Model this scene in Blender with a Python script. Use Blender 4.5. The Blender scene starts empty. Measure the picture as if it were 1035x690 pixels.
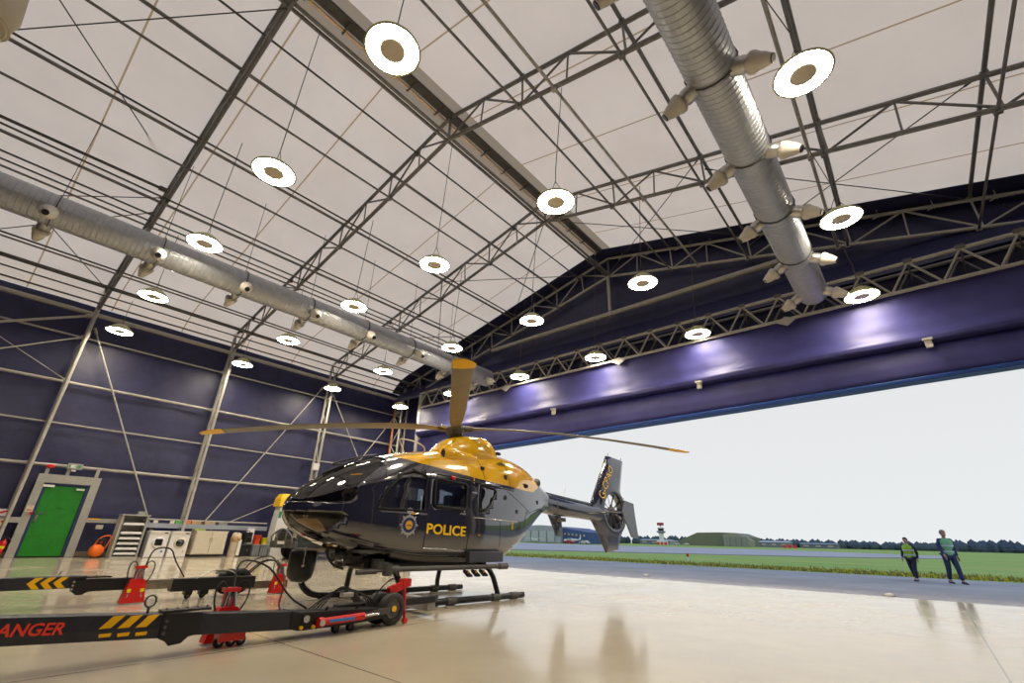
import bpy, bmesh, math, random
from math import sin, cos, pi, radians, sqrt, atan2, exp, floor as ifloor
from mathutils import Vector, Matrix
from mathutils.geometry import tessellate_polygon
random.seed(7)
C = bpy.context.scene.collection
V = Vector

# ------------------------------------------------------------------ materials
CF, CYAW, CPIT, CROL = 456.5, .7074, .4130, -.0238
WORLD, EXPO = 1.0, 0.0
def mat(name, col, rough=.6, metal=0., noise=0., nscale=8., bump=0., bscale=40., coat=0., emis=None, estr=0., ior=1.45, spec=.5):
    m = bpy.data.materials.new(name); m.use_nodes = True
    nt = m.node_tree; b = nt.nodes['Principled BSDF']
    c = (*col, 1)
    b.inputs['Base Color'].default_value = c
    b.inputs['Roughness'].default_value = rough
    b.inputs['Metallic'].default_value = metal
    b.inputs['IOR'].default_value = ior
    b.inputs['Specular IOR Level'].default_value = spec
    b.inputs['Coat Weight'].default_value = coat
    b.inputs['Coat Roughness'].default_value = .05
    if emis:
        b.inputs['Emission Color'].default_value = (*emis, 1); b.inputs['Emission Strength'].default_value = estr
    tc = nt.nodes.new('ShaderNodeTexCoord')
    if noise > 0:
        n = nt.nodes.new('ShaderNodeTexNoise'); n.inputs['Scale'].default_value = nscale; n.inputs['Detail'].default_value = 6
        nt.links.new(tc.outputs['Object'], n.inputs['Vector'])
        r = nt.nodes.new('ShaderNodeMapRange')
        r.inputs['From Min'].default_value = .3; r.inputs['From Max'].default_value = .7
        r.inputs['To Min'].default_value = 1 - noise; r.inputs['To Max'].default_value = 1 + noise
        nt.links.new(n.outputs['Fac'], r.inputs['Value'])
        mx = nt.nodes.new('ShaderNodeVectorMath'); mx.operation = 'SCALE'
        mx.inputs[0].default_value = col
        nt.links.new(r.outputs['Result'], mx.inputs['Scale'])
        nt.links.new(mx.outputs['Vector'], b.inputs['Base Color'])
    if bump > 0:
        n = nt.nodes.new('ShaderNodeTexNoise'); n.inputs['Scale'].default_value = bscale; n.inputs['Detail'].default_value = 4
        nt.links.new(tc.outputs['Object'], n.inputs['Vector'])
        bp = nt.nodes.new('ShaderNodeBump'); bp.inputs['Strength'].default_value = bump; bp.inputs['Distance'].default_value = .05
        nt.links.new(n.outputs['Fac'], bp.inputs['Height']); nt.links.new(bp.outputs['Normal'], b.inputs['Normal'])
    return m

def node(nt, t, **kw):
    n = nt.nodes.new(t)
    for k, v in kw.items(): setattr(n, k, v)
    return n
def math_node(nt, op, a, b=None, c=None):
    n = nt.nodes.new('ShaderNodeMath'); n.operation = op
    for i, x in enumerate((a, b, c)):
        if x is None: continue
        if isinstance(x, (int, float)): n.inputs[i].default_value = x
        else: nt.links.new(x, n.inputs[i])
    return n.outputs[0]

STEEL = mat('galvanised_steel', (.20, .195, .19), .45, .35, .12, 6)
STEEL_L = mat('pale_painted_steel', (.40, .385, .35), .5, .1, .1, 5)
DARKSTEEL = mat('dark_steel', (.10, .097, .095), .5, .3, .15, 6)
NAVY = mat('navy_fabric', (.023, .025, .082), .45, 0, .18, 2.5, .35, 1.6, spec=.6)
NAVYD = mat('navy_door_fabric', (.034, .034, .145), .47, 0, .15, 2, .3, 1.1, spec=.38)
BLUEP = mat('blue_piping', (.02, .06, .25), .35)
BLACK = mat('black_paint', (.012, .012, .014), .35)
RUBBER = mat('black_rubber', (.012, .012, .012), .75, 0, .1)
CHAR = mat('charcoal_beam_paint', (.022, .024, .034), .38, 0, .2, 9)
RED = mat('red_enamel', (.62, .010, .008), .3, 0, .08, 9, coat=.4)
YEL = mat('yellow_paint', (.85, .45, .0), .4)
YELD = mat('high_vis_yellow', (.80, .70, .03), .5)
WHITE = mat('white_enamel', (.72, .72, .72), .35, 0, .03)
OFFW = mat('off_white_plastic', (.60, .56, .50), .5, 0, .06)
CREAM = mat('cream_laminate', (.58, .53, .43), .5, 0, .05)
GREYM = mat('light_grey_frame', (.33, .33, .315), .5, 0, .06)
GREEN = mat('green_door_paint', (.008, .19, .012), .45, 0, .15, 4)
CHROME = mat('bright_metal', (.65, .65, .66), .22, .95)
GLASSD = mat('dark_drum_glass', (.015, .018, .02), .06, 0, 0, coat=1)
ORANGE = mat('orange_plastic', (.85, .16, .01), .45)
YBRIGHT = mat('yellow_plastic', (.80, .72, .02), .45)
GREYBOX = mat('grey_plastic', (.16, .18, .20), .5)
BLUEB = mat('blue_label', (.03, .20, .55), .4)
TAN = mat('tan_canvas', (.42, .28, .15), .8, 0, .25, 12)
BROWN = mat('brown_strap', (.22, .13, .08), .7)
LAMPON = mat('lamp_ring_glow', (.9, .9, .85), .4, emis=(1.0, .87, .67), estr=108)
LAMPMID = mat('lamp_driver_housing', (.62, .56, .46), .5, .1)
LAMPRIM = mat('lamp_acrylic_rim', (.55, .54, .25), .3)
def solid_emit(name, col, s):
    return mat(name, col, .5, emis=col, estr=s)

# ------------------------------------------------------------------ mesh builder
class MB:
    def __init__(s): s.v = []; s.f = []; s.mi = []; s.sm = []
    def add(s, vs, fs, mi=0, smooth=False):
        o = len(s.v); s.v += [tuple(x) for x in vs]
        for f in fs: s.f.append([i + o for i in f]); s.mi.append(mi); s.sm.append(smooth)
        return s
    def box(s, c, d, mi=0, rz=0., ry=0., rx=0., M=None):
        R = Matrix.Rotation(rz, 3, 'Z') @ Matrix.Rotation(ry, 3, 'Y') @ Matrix.Rotation(rx, 3, 'X') if M is None else M
        vs = [V(c) + R @ V((d[0]*x/2, d[1]*y/2, d[2]*z/2)) for x in (-1, 1) for y in (-1, 1) for z in (-1, 1)]
        return s.add(vs, [(0,1,3,2),(4,6,7,5),(0,4,5,1),(2,3,7,6),(0,2,6,4),(1,5,7,3)], mi)
    def bar(s, a, b, w, h=None, mi=0, up=(0,0,1)):
        a, b = V(a), V(b); h = h or w; d = (b-a); L = d.length; d.normalize(); u = V(up)
        if abs(d.dot(u)) > .98: u = V((1,0,0))
        x = d.cross(u).normalized(); z = x.cross(d)
        M = Matrix((x, d, z)).transposed()
        return s.box((a+b)/2, (w, L, h), mi, M=M)
    def rod(s, a, b, r, n=8, r2=None, mi=0, cap=True, smooth=True):
        a, b = V(a), V(b); r2 = r if r2 is None else r2; d = (b-a).normalized()
        u = V((0,0,1)) if abs(d.z) < .95 else V((1,0,0))
        x = d.cross(u).normalized(); y = d.cross(x)
        vs = []
        for P, q in ((a, r), (b, r2)):
            for i in range(n):
                t = 2*pi*i/n; vs.append(P + (x*cos(t) + y*sin(t))*q)
        s.add(vs, [(i, (i+1) % n, n+(i+1) % n, n+i) for i in range(n)], mi, smooth)
        if cap: s.add(vs, [list(range(n))[::-1], list(range(n, 2*n))], mi)
        return s
    def tube(s, pts, r, n=8, mi=0, closed=False):
        pts = [V(p) for p in pts]; m = len(pts); vs = []; prev = None
        if 4 <= m <= 9 and not closed and not isinstance(r, (list, tuple)) and r < .06:
            E = [pts[0]*2-pts[1]]+pts+[pts[-1]*2-pts[-2]]; q = []
            for i in range(1, m):
                A, B, D, G = E[i-1], E[i], E[i+1], E[i+2]
                for k in range(4):
                    t = k/4; q.append(.5*((2*B)+(D-A)*t+(2*A-5*B+4*D-G)*t*t+(3*B-A-3*D+G)*t**3))
            pts = q+[pts[-1]]; m = len(pts)
        for i, p in enumerate(pts):
            a = pts[i-1] if (i or closed) else p; b = pts[(i+1) % m] if (i < m-1 or closed) else p
            d = (b-a).normalized()
            if prev is None:
                u = V((0,0,1)) if abs(d.z) < .9 else V((1,0,0)); x = d.cross(u).normalized()
            else: x = (prev - d*prev.dot(d)).normalized()
            prev = x; y = d.cross(x); rr = r[i] if isinstance(r, (list, tuple)) else r
            vs += [p + (x*cos(2*pi*k/n) + y*sin(2*pi*k/n))*rr for k in range(n)]
        q = m if closed else m-1
        s.add(vs, [(i*n+k, i*n+(k+1) % n, ((i+1) % m)*n+(k+1) % n, ((i+1) % m)*n+k) for i in range(q) for k in range(n)], mi, True)
        if not closed: s.add(vs, [list(range(n))[::-1], list(range((m-1)*n, m*n))], mi)
        return s
    def lathe(s, prof, o=(0,0,0), axis=(0,0,1), n=24, mi=0, smooth=True, cap=True):
        o = V(o); d = V(axis).normalized(); u = V((0,0,1)) if abs(d.z) < .95 else V((1,0,0))
        x = d.cross(u).normalized(); y = d.cross(x); vs = []
        for r, h in prof:
            vs += [o + d*h + (x*cos(2*pi*k/n) + y*sin(2*pi*k/n))*max(r, 1e-4) for k in range(n)]
        m = len(prof)
        s.add(vs, [(i*n+k, i*n+(k+1) % n, (i+1)*n+(k+1) % n, (i+1)*n+k) for i in range(m-1) for k in range(n)], mi, smooth)
        if cap: s.add(vs, [list(range(n))[::-1], list(range((m-1)*n, m*n))], mi)
        return s
    def prism(s, poly, fn, t0, t1, mi=0):
        """poly 2-D points; fn(a,b,t)->xyz"""
        n = len(poly); vs = [fn(a, b, t0) for a, b in poly] + [fn(a, b, t1) for a, b in poly]
        s.add(vs, [(i, (i+1) % n, n+(i+1) % n, n+i) for i in range(n)], mi)
        tr = tessellate_polygon([[V((a, b, 0)) for a, b in poly]])
        s.add(vs, [tuple(t) for t in tr] + [tuple(n+i for i in t[::-1]) for t in tr], mi)
        return s
    def loft(s, rings, mi=0, smooth=True, cap=True, closed=True):
        n = len(rings[0]); vs = [p for r in rings for p in r]; m = len(rings); k = n if closed else n-1
        s.add(vs, [(i*n+j, i*n+(j+1) % n, (i+1)*n+(j+1) % n, (i+1)*n+j) for i in range(m-1) for j in range(k)], mi, smooth)
        if cap: s.add(vs, [list(range(n))[::-1], list(range((m-1)*n, m*n))], mi)
        return s
    def grid(s, nu, nv, fn, mi=0, smooth=True):
        vs = [fn(i/nu, j/nv) for i in range(nu+1) for j in range(nv+1)]
        return s.add(vs, [(i*(nv+1)+j, (i+1)*(nv+1)+j, (i+1)*(nv+1)+j+1, i*(nv+1)+j+1) for i in range(nu) for j in range(nv)], mi, smooth)
    def ball(s, c, r, n=12, mi=0, sc=(1,1,1)):
        m = max(4, n//2)
        rings = [[(c[0]+r*sc[0]*sin(pi*i/m)*cos(2*pi*k/n), c[1]+r*sc[1]*sin(pi*i/m)*sin(2*pi*k/n), c[2]+r*sc[2]*cos(pi*i/m)) for k in range(n)] for i in range(m+1)]
        for q in (0, m): rings[q] = [(c[0]+1e-4*cos(2*pi*k/n), c[1]+1e-4*sin(2*pi*k/n), rings[q][0][2]) for k in range(n)]
        return s.loft(rings, mi)
    def build(s, name, mats, parent=None, local=False, bevel=0):
        me = bpy.data.meshes.new(name)
        off = V((0,0,0))
        if parent is not None and not local:
            p = parent
            while p is not None: off += V(p.location); p = p.parent
        vs = s.v if off.length == 0 else [tuple(V(x)-off) for x in s.v]
        me.from_pydata(vs, [], s.f)
        if not isinstance(mats, (list, tuple)): mats = [mats]
        for m in mats: me.materials.append(m)
        me.polygons.foreach_set('material_index', s.mi); me.polygons.foreach_set('use_smooth', s.sm)
        me.validate(); me.update()
        bm = bmesh.new(); bm.from_mesh(me); bmesh.ops.recalc_face_normals(bm, faces=bm.faces)
        if bevel: bmesh.ops.bevel(bm, geom=[e for e in bm.edges if len(e.link_faces) == 2 and e.calc_face_angle(0) > .6], offset=bevel, segments=2, affect='EDGES', profile=.5)
        bm.to_mesh(me); bm.free()
        o = bpy.data.objects.new(name, me); C.objects.link(o)
        if parent is not None: o.parent = parent
        return o

def tag(o, label=None, cat=None, group=None, kind=None):
    if label: o['label'] = label
    if cat: o['category'] = cat
    if group: o['group'] = group
    if kind: o['kind'] = kind
    return o
def thing(name, label, cat, loc=(0,0,0), rz=0., group=None):
    o = bpy.data.objects.new(name, None); C.objects.link(o); o.location = loc; o.rotation_euler = (0,0,rz)
    o.empty_display_size = .1
    return tag(o, label, cat, group)
def copy_tree(o, parent=None):
    c = o.copy(); C.objects.link(c); c.parent = parent
    for ch in o.children: copy_tree(ch, c)
    return c
def text_mesh(txt, size, fn, name, m, parent, shear=0., sx=1., bold=.0, local=True):
    cu = bpy.data.curves.new(name, 'FONT'); cu.body = txt; cu.size = size; cu.shear = shear; cu.offset = bold; cu.resolution_u = 3
    cu.fill_mode = 'FRONT'
    t = bpy.data.objects.new(name, cu); C.objects.link(t)
    dg = bpy.context.evaluated_depsgraph_get(); dg.update()
    me = bpy.data.meshes.new_from_object(t.evaluated_get(dg)); bpy.data.objects.remove(t)
    w = max((v.co.x for v in me.vertices), default=1)
    for v in me.vertices: v.co = fn(v.co.x*sx, v.co.y, w*sx)
    me.materials.clear(); me.materials.append(m)
    o = bpy.data.objects.new(name, me); C.objects.link(o); o.parent = parent
    return o
def fz(x):                       # hangar floor rises a little toward the left wall (drain fall)
    return .2*max(0, min(1, (-x-11.5)/10.5))

# ------------------------------------------------------------------ building frame numbers
XR, ZR, SL = -8.32, 12.4, .2431            # ridge x, lower-chord apex, slope
XL, XRT = -23.0, 6.36
TD = .97                                   # truss depth
YT = [-8.57, -3.53, 1.5, 6.48, 11.54, 16.55]
def zlow(x): return ZR - SL*abs(x-XR)
def ztop(x): return zlow(x) + TD

# ------------------------------------------------------------------ setting
fm = mat('screed_floor', (.50, .41, .29), .2, noise=.0, spec=.5)
def floor_mat():
    m = fm; nt = m.node_tree; b = nt.nodes['Principled BSDF']; L = nt.links.new
    tc = node(nt, 'ShaderNodeTexCoord'); n = node(nt, 'ShaderNodeTexNoise'); n.inputs['Scale'].default_value = .8; n.inputs['Detail'].default_value = 8
    L(tc.outputs['Object'], n.inputs['Vector'])
    cr = node(nt, 'ShaderNodeValToRGB'); cr.color_ramp.elements[0].position = .3; cr.color_ramp.elements[1].position = .7
    cr.color_ramp.elements[0].color = (.48, .42, .31, 1); cr.color_ramp.elements[1].color = (.53, .47, .355, 1)
    L(n.outputs['Fac'], cr.inputs['Fac'])
    n2 = node(nt, 'ShaderNodeTexNoise'); n2.inputs['Scale'].default_value = 14; n2.inputs['Detail'].default_value = 10; n2.inputs['Roughness'].default_value = .7
    L(tc.outputs['Object'], n2.inputs['Vector'])
    r2 = node(nt, 'ShaderNodeMapRange'); r2.inputs[1].default_value = .66; r2.inputs[2].default_value = .72
    L(n2.outputs['Fac'], r2.inputs[0])
    mx = node(nt, 'ShaderNodeMix', data_type='RGBA'); mx.inputs['B'].default_value = (.3, .22, .15, 1)
    L(cr.outputs['Color'], mx.inputs['A']); L(math_node(nt, 'MULTIPLY', r2.outputs[0], .35), mx.inputs['Factor'])
    # saw-cut joints
    sp = node(nt, 'ShaderNodeSeparateXYZ'); L(tc.outputs['Object'], sp.inputs[0])
    def line(out, off, per, w):
        a = math_node(nt, 'PINGPONG', math_node(nt, 'ADD', out, off), per/2)
        return math_node(nt, 'LESS_THAN', a, w)
    jx = line(sp.outputs['X'], -.28, 6.0, .009); jy = line(sp.outputs['Y'], -2.9, 6.3, .009)
    j = math_node(nt, 'MAXIMUM', jx, jy)
    m2 = node(nt, 'ShaderNodeMix', data_type='RGBA'); m2.inputs['B'].default_value = (.13, .10, .07, 1)
    L(mx.outputs['Result'], m2.inputs['A']); L(math_node(nt, 'MULTIPLY', j, .75), m2.inputs['Factor'])
    L(m2.outputs['Result'], b.inputs['Base Color'])
    rr = node(nt, 'ShaderNodeMapRange'); rr.inputs[1].default_value = .3; rr.inputs[2].default_value = .7; rr.inputs[3].default_value = .10; rr.inputs[4].default_value = .24
    L(n.outputs['Fac'], rr.inputs[0]); L(rr.outputs[0], b.inputs['Roughness'])
    bp = node(nt, 'ShaderNodeBump'); bp.inputs['Strength'].default_value = .12; bp.inputs['Distance'].default_value = .02
    n3 = node(nt, 'ShaderNodeTexNoise'); n3.inputs['Scale'].default_value = 2.2
    L(tc.outputs['Object'], n3.inputs['Vector']); L(n3.outputs['Fac'], bp.inputs['Height']); L(bp.outputs['Normal'], b.inputs['Normal'])
    b.inputs['Coat Weight'].default_value = .3; b.inputs['Coat Roughness'].default_value = .08
floor_mat()
m = MB()
xs = [-23.6, -22, -20, -18, -16, -14, -13, -12, -11.5, -8, -4, 0, 7]
m.add([(x, y, fz(x)) for x in xs for y in (-12, 15.83)], [(2*i, 2*i+2, 2*i+3, 2*i+1) for i in range(len(xs)-1)])
tag(m.build('floor', fm), kind='structure')

asph = mat('apron_asphalt', (.32, .31, .33), .85, 0, .16, .35, .4, 30)
ap2 = mat('taxiway_asphalt', (.34, .33, .37), .9, 0, .12, .1)
m = MB(); m.box((-70, 21.8, -.10), (170, 11.94, .18)); tag(m.build('apron_ground', asph), kind='structure')
m = MB(); m.prism([(-150, 28.2), (-60, 33), (-31, 57), (-10.9, 74), (2, 96), (2, 130), (-30, 165), (-150, 150)], lambda a, b, t: (a, b, t), -.16, -.02)
tag(m.build('taxiway_ground', ap2), kind='structure')
def grass_mat():
    m = bpy.data.materials.new('airfield_grass'); m.use_nodes = True; nt = m.node_tree; b = nt.nodes['Principled BSDF']; L = nt.links.new
    b.inputs['Roughness'].default_value = .95; b.inputs['Specular IOR Level'].default_value = .1
    tc = node(nt, 'ShaderNodeTexCoord'); n = node(nt, 'ShaderNodeTexNoise'); n.inputs['Scale'].default_value = .35; n.inputs['Detail'].default_value = 12; n.inputs['Roughness'].default_value = .7
    mp = node(nt, 'ShaderNodeMapping'); mp.inputs['Scale'].default_value = (.25, 1.2, 1); L(tc.outputs['Object'], mp.inputs['Vector']); L(mp.outputs['Vector'], n.inputs['Vector'])
    cr = node(nt, 'ShaderNodeValToRGB'); e = cr.color_ramp.elements; e[0].position = .35; e[0].color = (.20, .30, .07, 1); e[1].position = .68; e[1].color = (.42, .37, .14, 1)
    x = e.new(.48); x.color = (.24, .36, .09, 1)
    L(n.outputs['Fac'], cr.inputs['Fac']); L(cr.outputs['Color'], b.inputs['Base Color'])
    return m
GRASS = grass_mat()
m = MB(); m.box((0, 915, -.28), (3000, 1775, .3)); tag(m.build('grass_ground', GRASS), kind='structure')

# roof membrane: translucent PVC lit by the sky above
def roof_mat():
    m = bpy.data.materials.new('translucent_roof_membrane'); m.use_nodes = True; nt = m.node_tree; L = nt.links.new
    for n in list(nt.nodes):
        if n.type == 'BSDF_PRINCIPLED': nt.nodes.remove(n)
    out = nt.nodes['Material Output']
    tc = node(nt, 'ShaderNodeTexCoord'); sp = node(nt, 'ShaderNodeSeparateXYZ'); L(tc.outputs['Object'], sp.inputs[0])
    a = math_node(nt, 'PINGPONG', math_node(nt, 'ADD', sp.outputs['Y'], .55), 1.25)
    seam = math_node(nt, 'LESS_THAN', a, .022)
    ridge = math_node(nt, 'LESS_THAN', math_node(nt, 'ABSOLUTE', math_node(nt, 'ADD', sp.outputs['X'], 8.36)), .56)
    n = node(nt, 'ShaderNodeTexNoise'); n.inputs['Scale'].default_value = .5; n.inputs['Detail'].default_value = 8; L(tc.outputs['Object'], n.inputs['Vector'])
    cr = node(nt, 'ShaderNodeValToRGB'); e = cr.color_ramp.elements; e[0].position = .3; e[0].color = (.91, .68, .50, 1); e[1].position = .7; e[1].color = (.99, .755, .56, 1)
    L(n.outputs['Fac'], cr.inputs['Fac'])
    m1 = node(nt, 'ShaderNodeMix', data_type='RGBA'); m1.inputs['B'].default_value = (.44, .31, .20, 1); L(cr.outputs['Color'], m1.inputs['A']); L(ridge, m1.inputs['Factor'])
    m2 = node(nt, 'ShaderNodeMix', data_type='RGBA'); m2.inputs['B'].default_value = (.52, .31, .15, 1); L(m1.outputs['Result'], m2.inputs['A']); L(seam, m2.inputs['Factor'])
    tr = node(nt, 'ShaderNodeBsdfTranslucent'); df = node(nt, 'ShaderNodeBsdfDiffuse'); ms = node(nt, 'ShaderNodeMixShader'); ms.inputs[0].default_value = .3
    L(m2.outputs['Result'], tr.inputs['Color']); L(m2.outputs['Result'], df.inputs['Color'])
    L(tr.outputs[0], ms.inputs[1]); L(df.outputs[0], ms.inputs[2]); L(ms.outputs[0], out.inputs['Surface'])
    return m
ROOF = roof_mat()
def zroof(x):
    d = abs(x-XR); z = ZR+TD+.13-SL*d
    if d > 13.6: z -= .42*((d-13.6)/1.4)**2.2*1.3
    return z
m = MB()
px = [-23.32, -23.1, -22.8, -22.4, -22, -21, -17, -12.5, XR, -4, 0, 4, 5.4, 5.8, 6.2, 6.5, 6.68]
rows = [[(x, y, zroof(x)) for x in px] for y in (-11, -6, -1, 4, 9, 15.85)]
m.loft(rows, cap=False, closed=False, smooth=False)
tag(m.build('ceiling', ROOF), kind='structure')
m = MB(); m.loft([[(x, y, zroof(x)+.01) for x in px] for y in (15.85, 17.0)], cap=False, closed=False, smooth=False)
tag(m.build('ceiling_edge', NAVY), kind='structure')
# walls
m = MB(); zl = zroof(-23.32)
def wav(y, z): return .02*sin(y*2.1+z*.7)+.012*sin(z*3.1+y*.6)
m.grid(90, 30, lambda a, b: (-23.34+wav(-11+28*a, b*zl), -11+28*a, b*zl)); tag(m.build('wall_left', NAVY), kind='structure')
m = MB(); m.grid(40, 10, lambda a, b: (6.70, -11+28*a, b*zl)); tag(m.build('wall_right', NAVY), kind='structure')
m = MB(); m.prism([(-23.34, 0), (6.7, 0)] + [(x, zroof(x)) for x in px[::-1]], lambda a, b, t: (a, t, b), -11.06, -11.0); tag(m.build('wall_back', NAVY), kind='structure')
# gable: vertical skin then a flap sloping down to the door head
m = MB()
def gab(a, b):
    x = -23.34+30.04*a; zt = zroof(x)
    prof = [(16.85, zt), (16.85, 10.0), (16.8, 9.75), (16.45, 9.3), (15.98, 8.78), (15.95, 8.62)]
    t = b*(len(prof)-1); i = min(int(t), len(prof)-2); f = t-i
    y = prof[i][0]*(1-f)+prof[i+1][0]*f; z = prof[i][1]*(1-f)+prof[i+1][1]*f
    return (x, y + .03*sin(x*1.7+z*1.3)*min(1, b*4), z)
m.grid(90, 20, gab); tag(m.build('wall_front', NAVY), kind='structure')
m = MB(); m.grid(60, 4, lambda a, b: (-20.9+27.6*a, 16.35+.02*sin(a*70), 7.35+1.5*b)); m.grid(4, 30, lambda a, b: (-23.3+2.6*a, 16.6+.03*sin(b*20+a*5), 9.4*b))
m.grid(4, 30, lambda a, b: (5.1+1.6*a, 16.6+.03*sin(b*20+a*5), 9.4*b))
tag(m.build('wall_front_lower', NAVY), kind='structure')

# ------------------------------------------------------------------ roof trusses
ords = ['foremost', 'second', 'third', 'fourth', 'fifth', 'sixth']
def truss(Y, label, gable=False):
    root = thing('roof_truss', label, 'truss', (XR, Y, 0), 0, 'portal roof trusses')
    r = .062
    for nm, zf, x0 in (('top_chord', ztop, 0), ('bottom_chord', zlow, .55)):
        a = MB(); a.tube([(XL+x0, Y, zf(XL+x0)), (XR, Y, zf(XR)), (XRT-x0, Y, zf(XRT-x0))], r, 8); a.build(nm, STEEL if not gable else STEEL_L, root)
    a = MB(); a.rod((XR, Y, zlow(XR)), (XR, Y, ztop(XR)), .045, 6); a.build('ridge_post', STEEL, root)
    p = 2.936; M_ = STEEL_L if gable else STEEL
    for sgn in (-1, 1):
        for k in range(5):
            xa, xm, xb = XR+sgn*p*k, XR+sgn*p*(k+.5), XR+sgn*p*(k+1)
            xe = xb if k < 4 else XR+sgn*(p*5-.5)
            for q0, q1, rr in (((xa, zlow(xa)), (xm, ztop(xm)), .032), ((xm, ztop(xm)), (xm-sgn*.08, zlow(xm)), .026), ((xm, ztop(xm)), (xe, zlow(xe)), .032), ((xe, zlow(xe)), (xb, ztop(xb)), .03)):
                a = MB(); a.rod((q0[0], Y, q0[1]), (q1[0], Y, q1[1]), rr, 6); a.build('web_brace', M_, root)
        # leg
        xo = XL if sgn < 0 else XRT; xi = xo-sgn*.5; z0 = fz(xo)
        a = MB(); a.rod((xo, Y, z0), (xo, Y, ztop(xo)), .06, 8); a.box((xo, Y, z0+.02), (.3, .3, .04)); a.build('outer_leg', STEEL_L, root)
        a = MB(); a.rod((xi, Y, z0), (xi, Y, zlow(xi)), .06, 8); a.rod((xi, Y, 7.75), (xi, Y, 7.95), .085, 8); a.box((xi, Y, z0+.02), (.26, .26, .04)); a.build('inner_leg', STEEL_L, root)
        a = MB(); n = 9; H_ = 8.9
        for i in range(n):
            za, zb = z0+.2+(H_-.2)*i/n, z0+.2+(H_-.2)*(i+1)/n
            x1, x2 = (xo, xi) if i % 2 else (xi, xo)
            a.rod((x1, Y, za), (x2, Y, zb), .024, 6)
        a.build('leg_lacing', STEEL_L, root)
    return root
tl = ['galvanised lattice roof truss behind the near end of the left duct, furthest back in the hangar',
      'galvanised lattice roof truss just outside the top left corner',
      'galvanised lattice roof truss rising steeply from beside the green door',
      'galvanised lattice roof truss crossing the picture top, leg behind the washing machine',
      'galvanised lattice roof truss between the top one and the navy gable',
      'pale lattice gable truss in front of the navy end wall']
for i, Y in enumerate(YT[2:]): truss(Y, tl[i+2], i == 3)

# purlins (tubes running the length of the roof)
Y0, Y1 = -10.9, 16.6
side = {-1: 'left', 1: 'right'}; on = ['', 'first', 'second', 'third', 'fourth']
def purlin(x, z, r, label, M_=STEEL, y0=Y0):
    a = MB(); a.rod((x, y0, z), (x, Y1, z), r, 8)
    for Y in YT[2:]:
        a.box((x, Y, z-.03), (.14, .10, .10))
    o = a.build('roof_purlin', M_); tag(o, label, 'purlin', 'purlins running along the roof')
for s in (-1, 1):
    for k in range(1, 5):
        x = XR+s*2.936*k
        purlin(x, ztop(x)+.09, .05, 'upper steel purlin, %s line out from the ridge on the %s slope' % (on[k], side[s]))
        purlin(x+(.1 if s < 0 else -.1), zlow(x)-.02, .034, 'thin lower steel purlin, %s line out from the ridge on the %s slope' % (on[k], side[s]))
for j, x in enumerate((-9.9, -13.0, -16.6, -17.9, -19.4, -21.6)):
    purlin(x, (zlow(x)+.05) if j in (1, 2, 5) else ztop(x)-.12, .03, ['slender dark tube between the ridge and first purlin, left slope', 'conduit tube carrying lamp cables beside the left duct', 'slender dark tube just left of the left duct', 'slender dark tube below the third purlin line, left slope', 'slender dark tube above the fourth purlin line, left slope', 'slender dark tube nearest the left eave'][j], DARKSTEEL)
for x, z, r_, lb in ((-18.6, zlow(-18.6)-.03, .045, 'stout lower tube between duct and eave, first left of the duct lamps'), (-19.3, ztop(-19.3)-.05, .03, 'slender upper tube between duct and eave, second left of the duct'),
        (-20.9, zlow(-20.9)-.02, .055, 'stout brownish lower tube close to the left eave'), (-21.2, ztop(-21.2)-.06, .035, 'upper tube close to the left eave'), (-22.3, ztop(-22.3)-.16, .04, 'last upper tube before the left eave beam'), (-22.3, zlow(-22.3)+.12, .035, 'last lower tube before the left eave beam'), (-15.6, zlow(-15.6)-.02, .03, 'slender lower tube immediately left of the left duct')):
    purlin(x, z, r_, lb, DARKSTEEL)
for j, x in enumerate((-4.35, .12)):
    purlin(x, zlow(x)-.04, .042, ['pale lamp-carrying tube left of the right duct', 'pale lamp-carrying tube right of the right duct'][j], STEEL_L)
# ridge members
rt = thing('ridge_beam', 'twin steel ridge tubes along the lower apex of the trusses', 'beam', (XR, 0, ZR))
for dx in (-.075, .075):
    a = MB(); a.rod((XR+dx, Y0, ZR+.02), (XR+dx, Y1, ZR+.02), .052, 8); a.build('ridge_tube', STEEL, rt)
rt = thing('ridge_duct', 'dark trunking with copper pipe running under the roof ridge', 'trunking', (XR, 0, 13.3))
a = MB(); a.box((XR, (Y0+15.8)/2, 13.40), (.27, 15.8-Y0, .12)); a.build('trunking', DARKSTEEL, rt)
a = MB(); a.rod((XR-.22, Y0, 13.33), (XR-.22, 15.8, 13.33), .045, 8); a.build('copper_pipe', mat('copper_pipe', (.85, .62, .42), .35, .5), rt)
a = MB()
for i in range(24): a.box((XR-.1, -10+1.07*i, 13.31), (.42, .05, .05))
a.build('clip', DARKSTEEL, rt)

# eave beam and wall rails (left wall)
a = MB(); a.rod((-22.95, Y0, 8.86), (-22.95, 16.5, 8.86), .085, 10); tag(a.build('eave_beam', STEEL_L), 'thick pale eave tube along the top of the left navy wall', 'beam')
for z, r, lb in ((7.9, .038, 'highest pale rail crossing the left navy wall'), (6.12, .055, 'middle pale rail crossing the left navy wall'), (3.17, .055, 'lowest pale rail crossing the left navy wall, above the green door')):
    a = MB(); a.rod((-23.12, Y0, z), (-23.12, 16.5, z), r, 8); 
    for Y in YT[2:]: a.box((-23.07, Y, z), (.12, .22, .12))
    tag(a.build('wall_rail', STEEL_L), lb, 'rail', 'rails along the left wall')
a = MB(); a.rod((-23.15, Y0, 4.62), (-23.15, 16.5, 4.62), .032, 8); tag(a.build('wall_rail', STEEL_L), 'slim pale rail between the middle and lowest left wall rails', 'rail', 'rails along the left wall')
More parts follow.
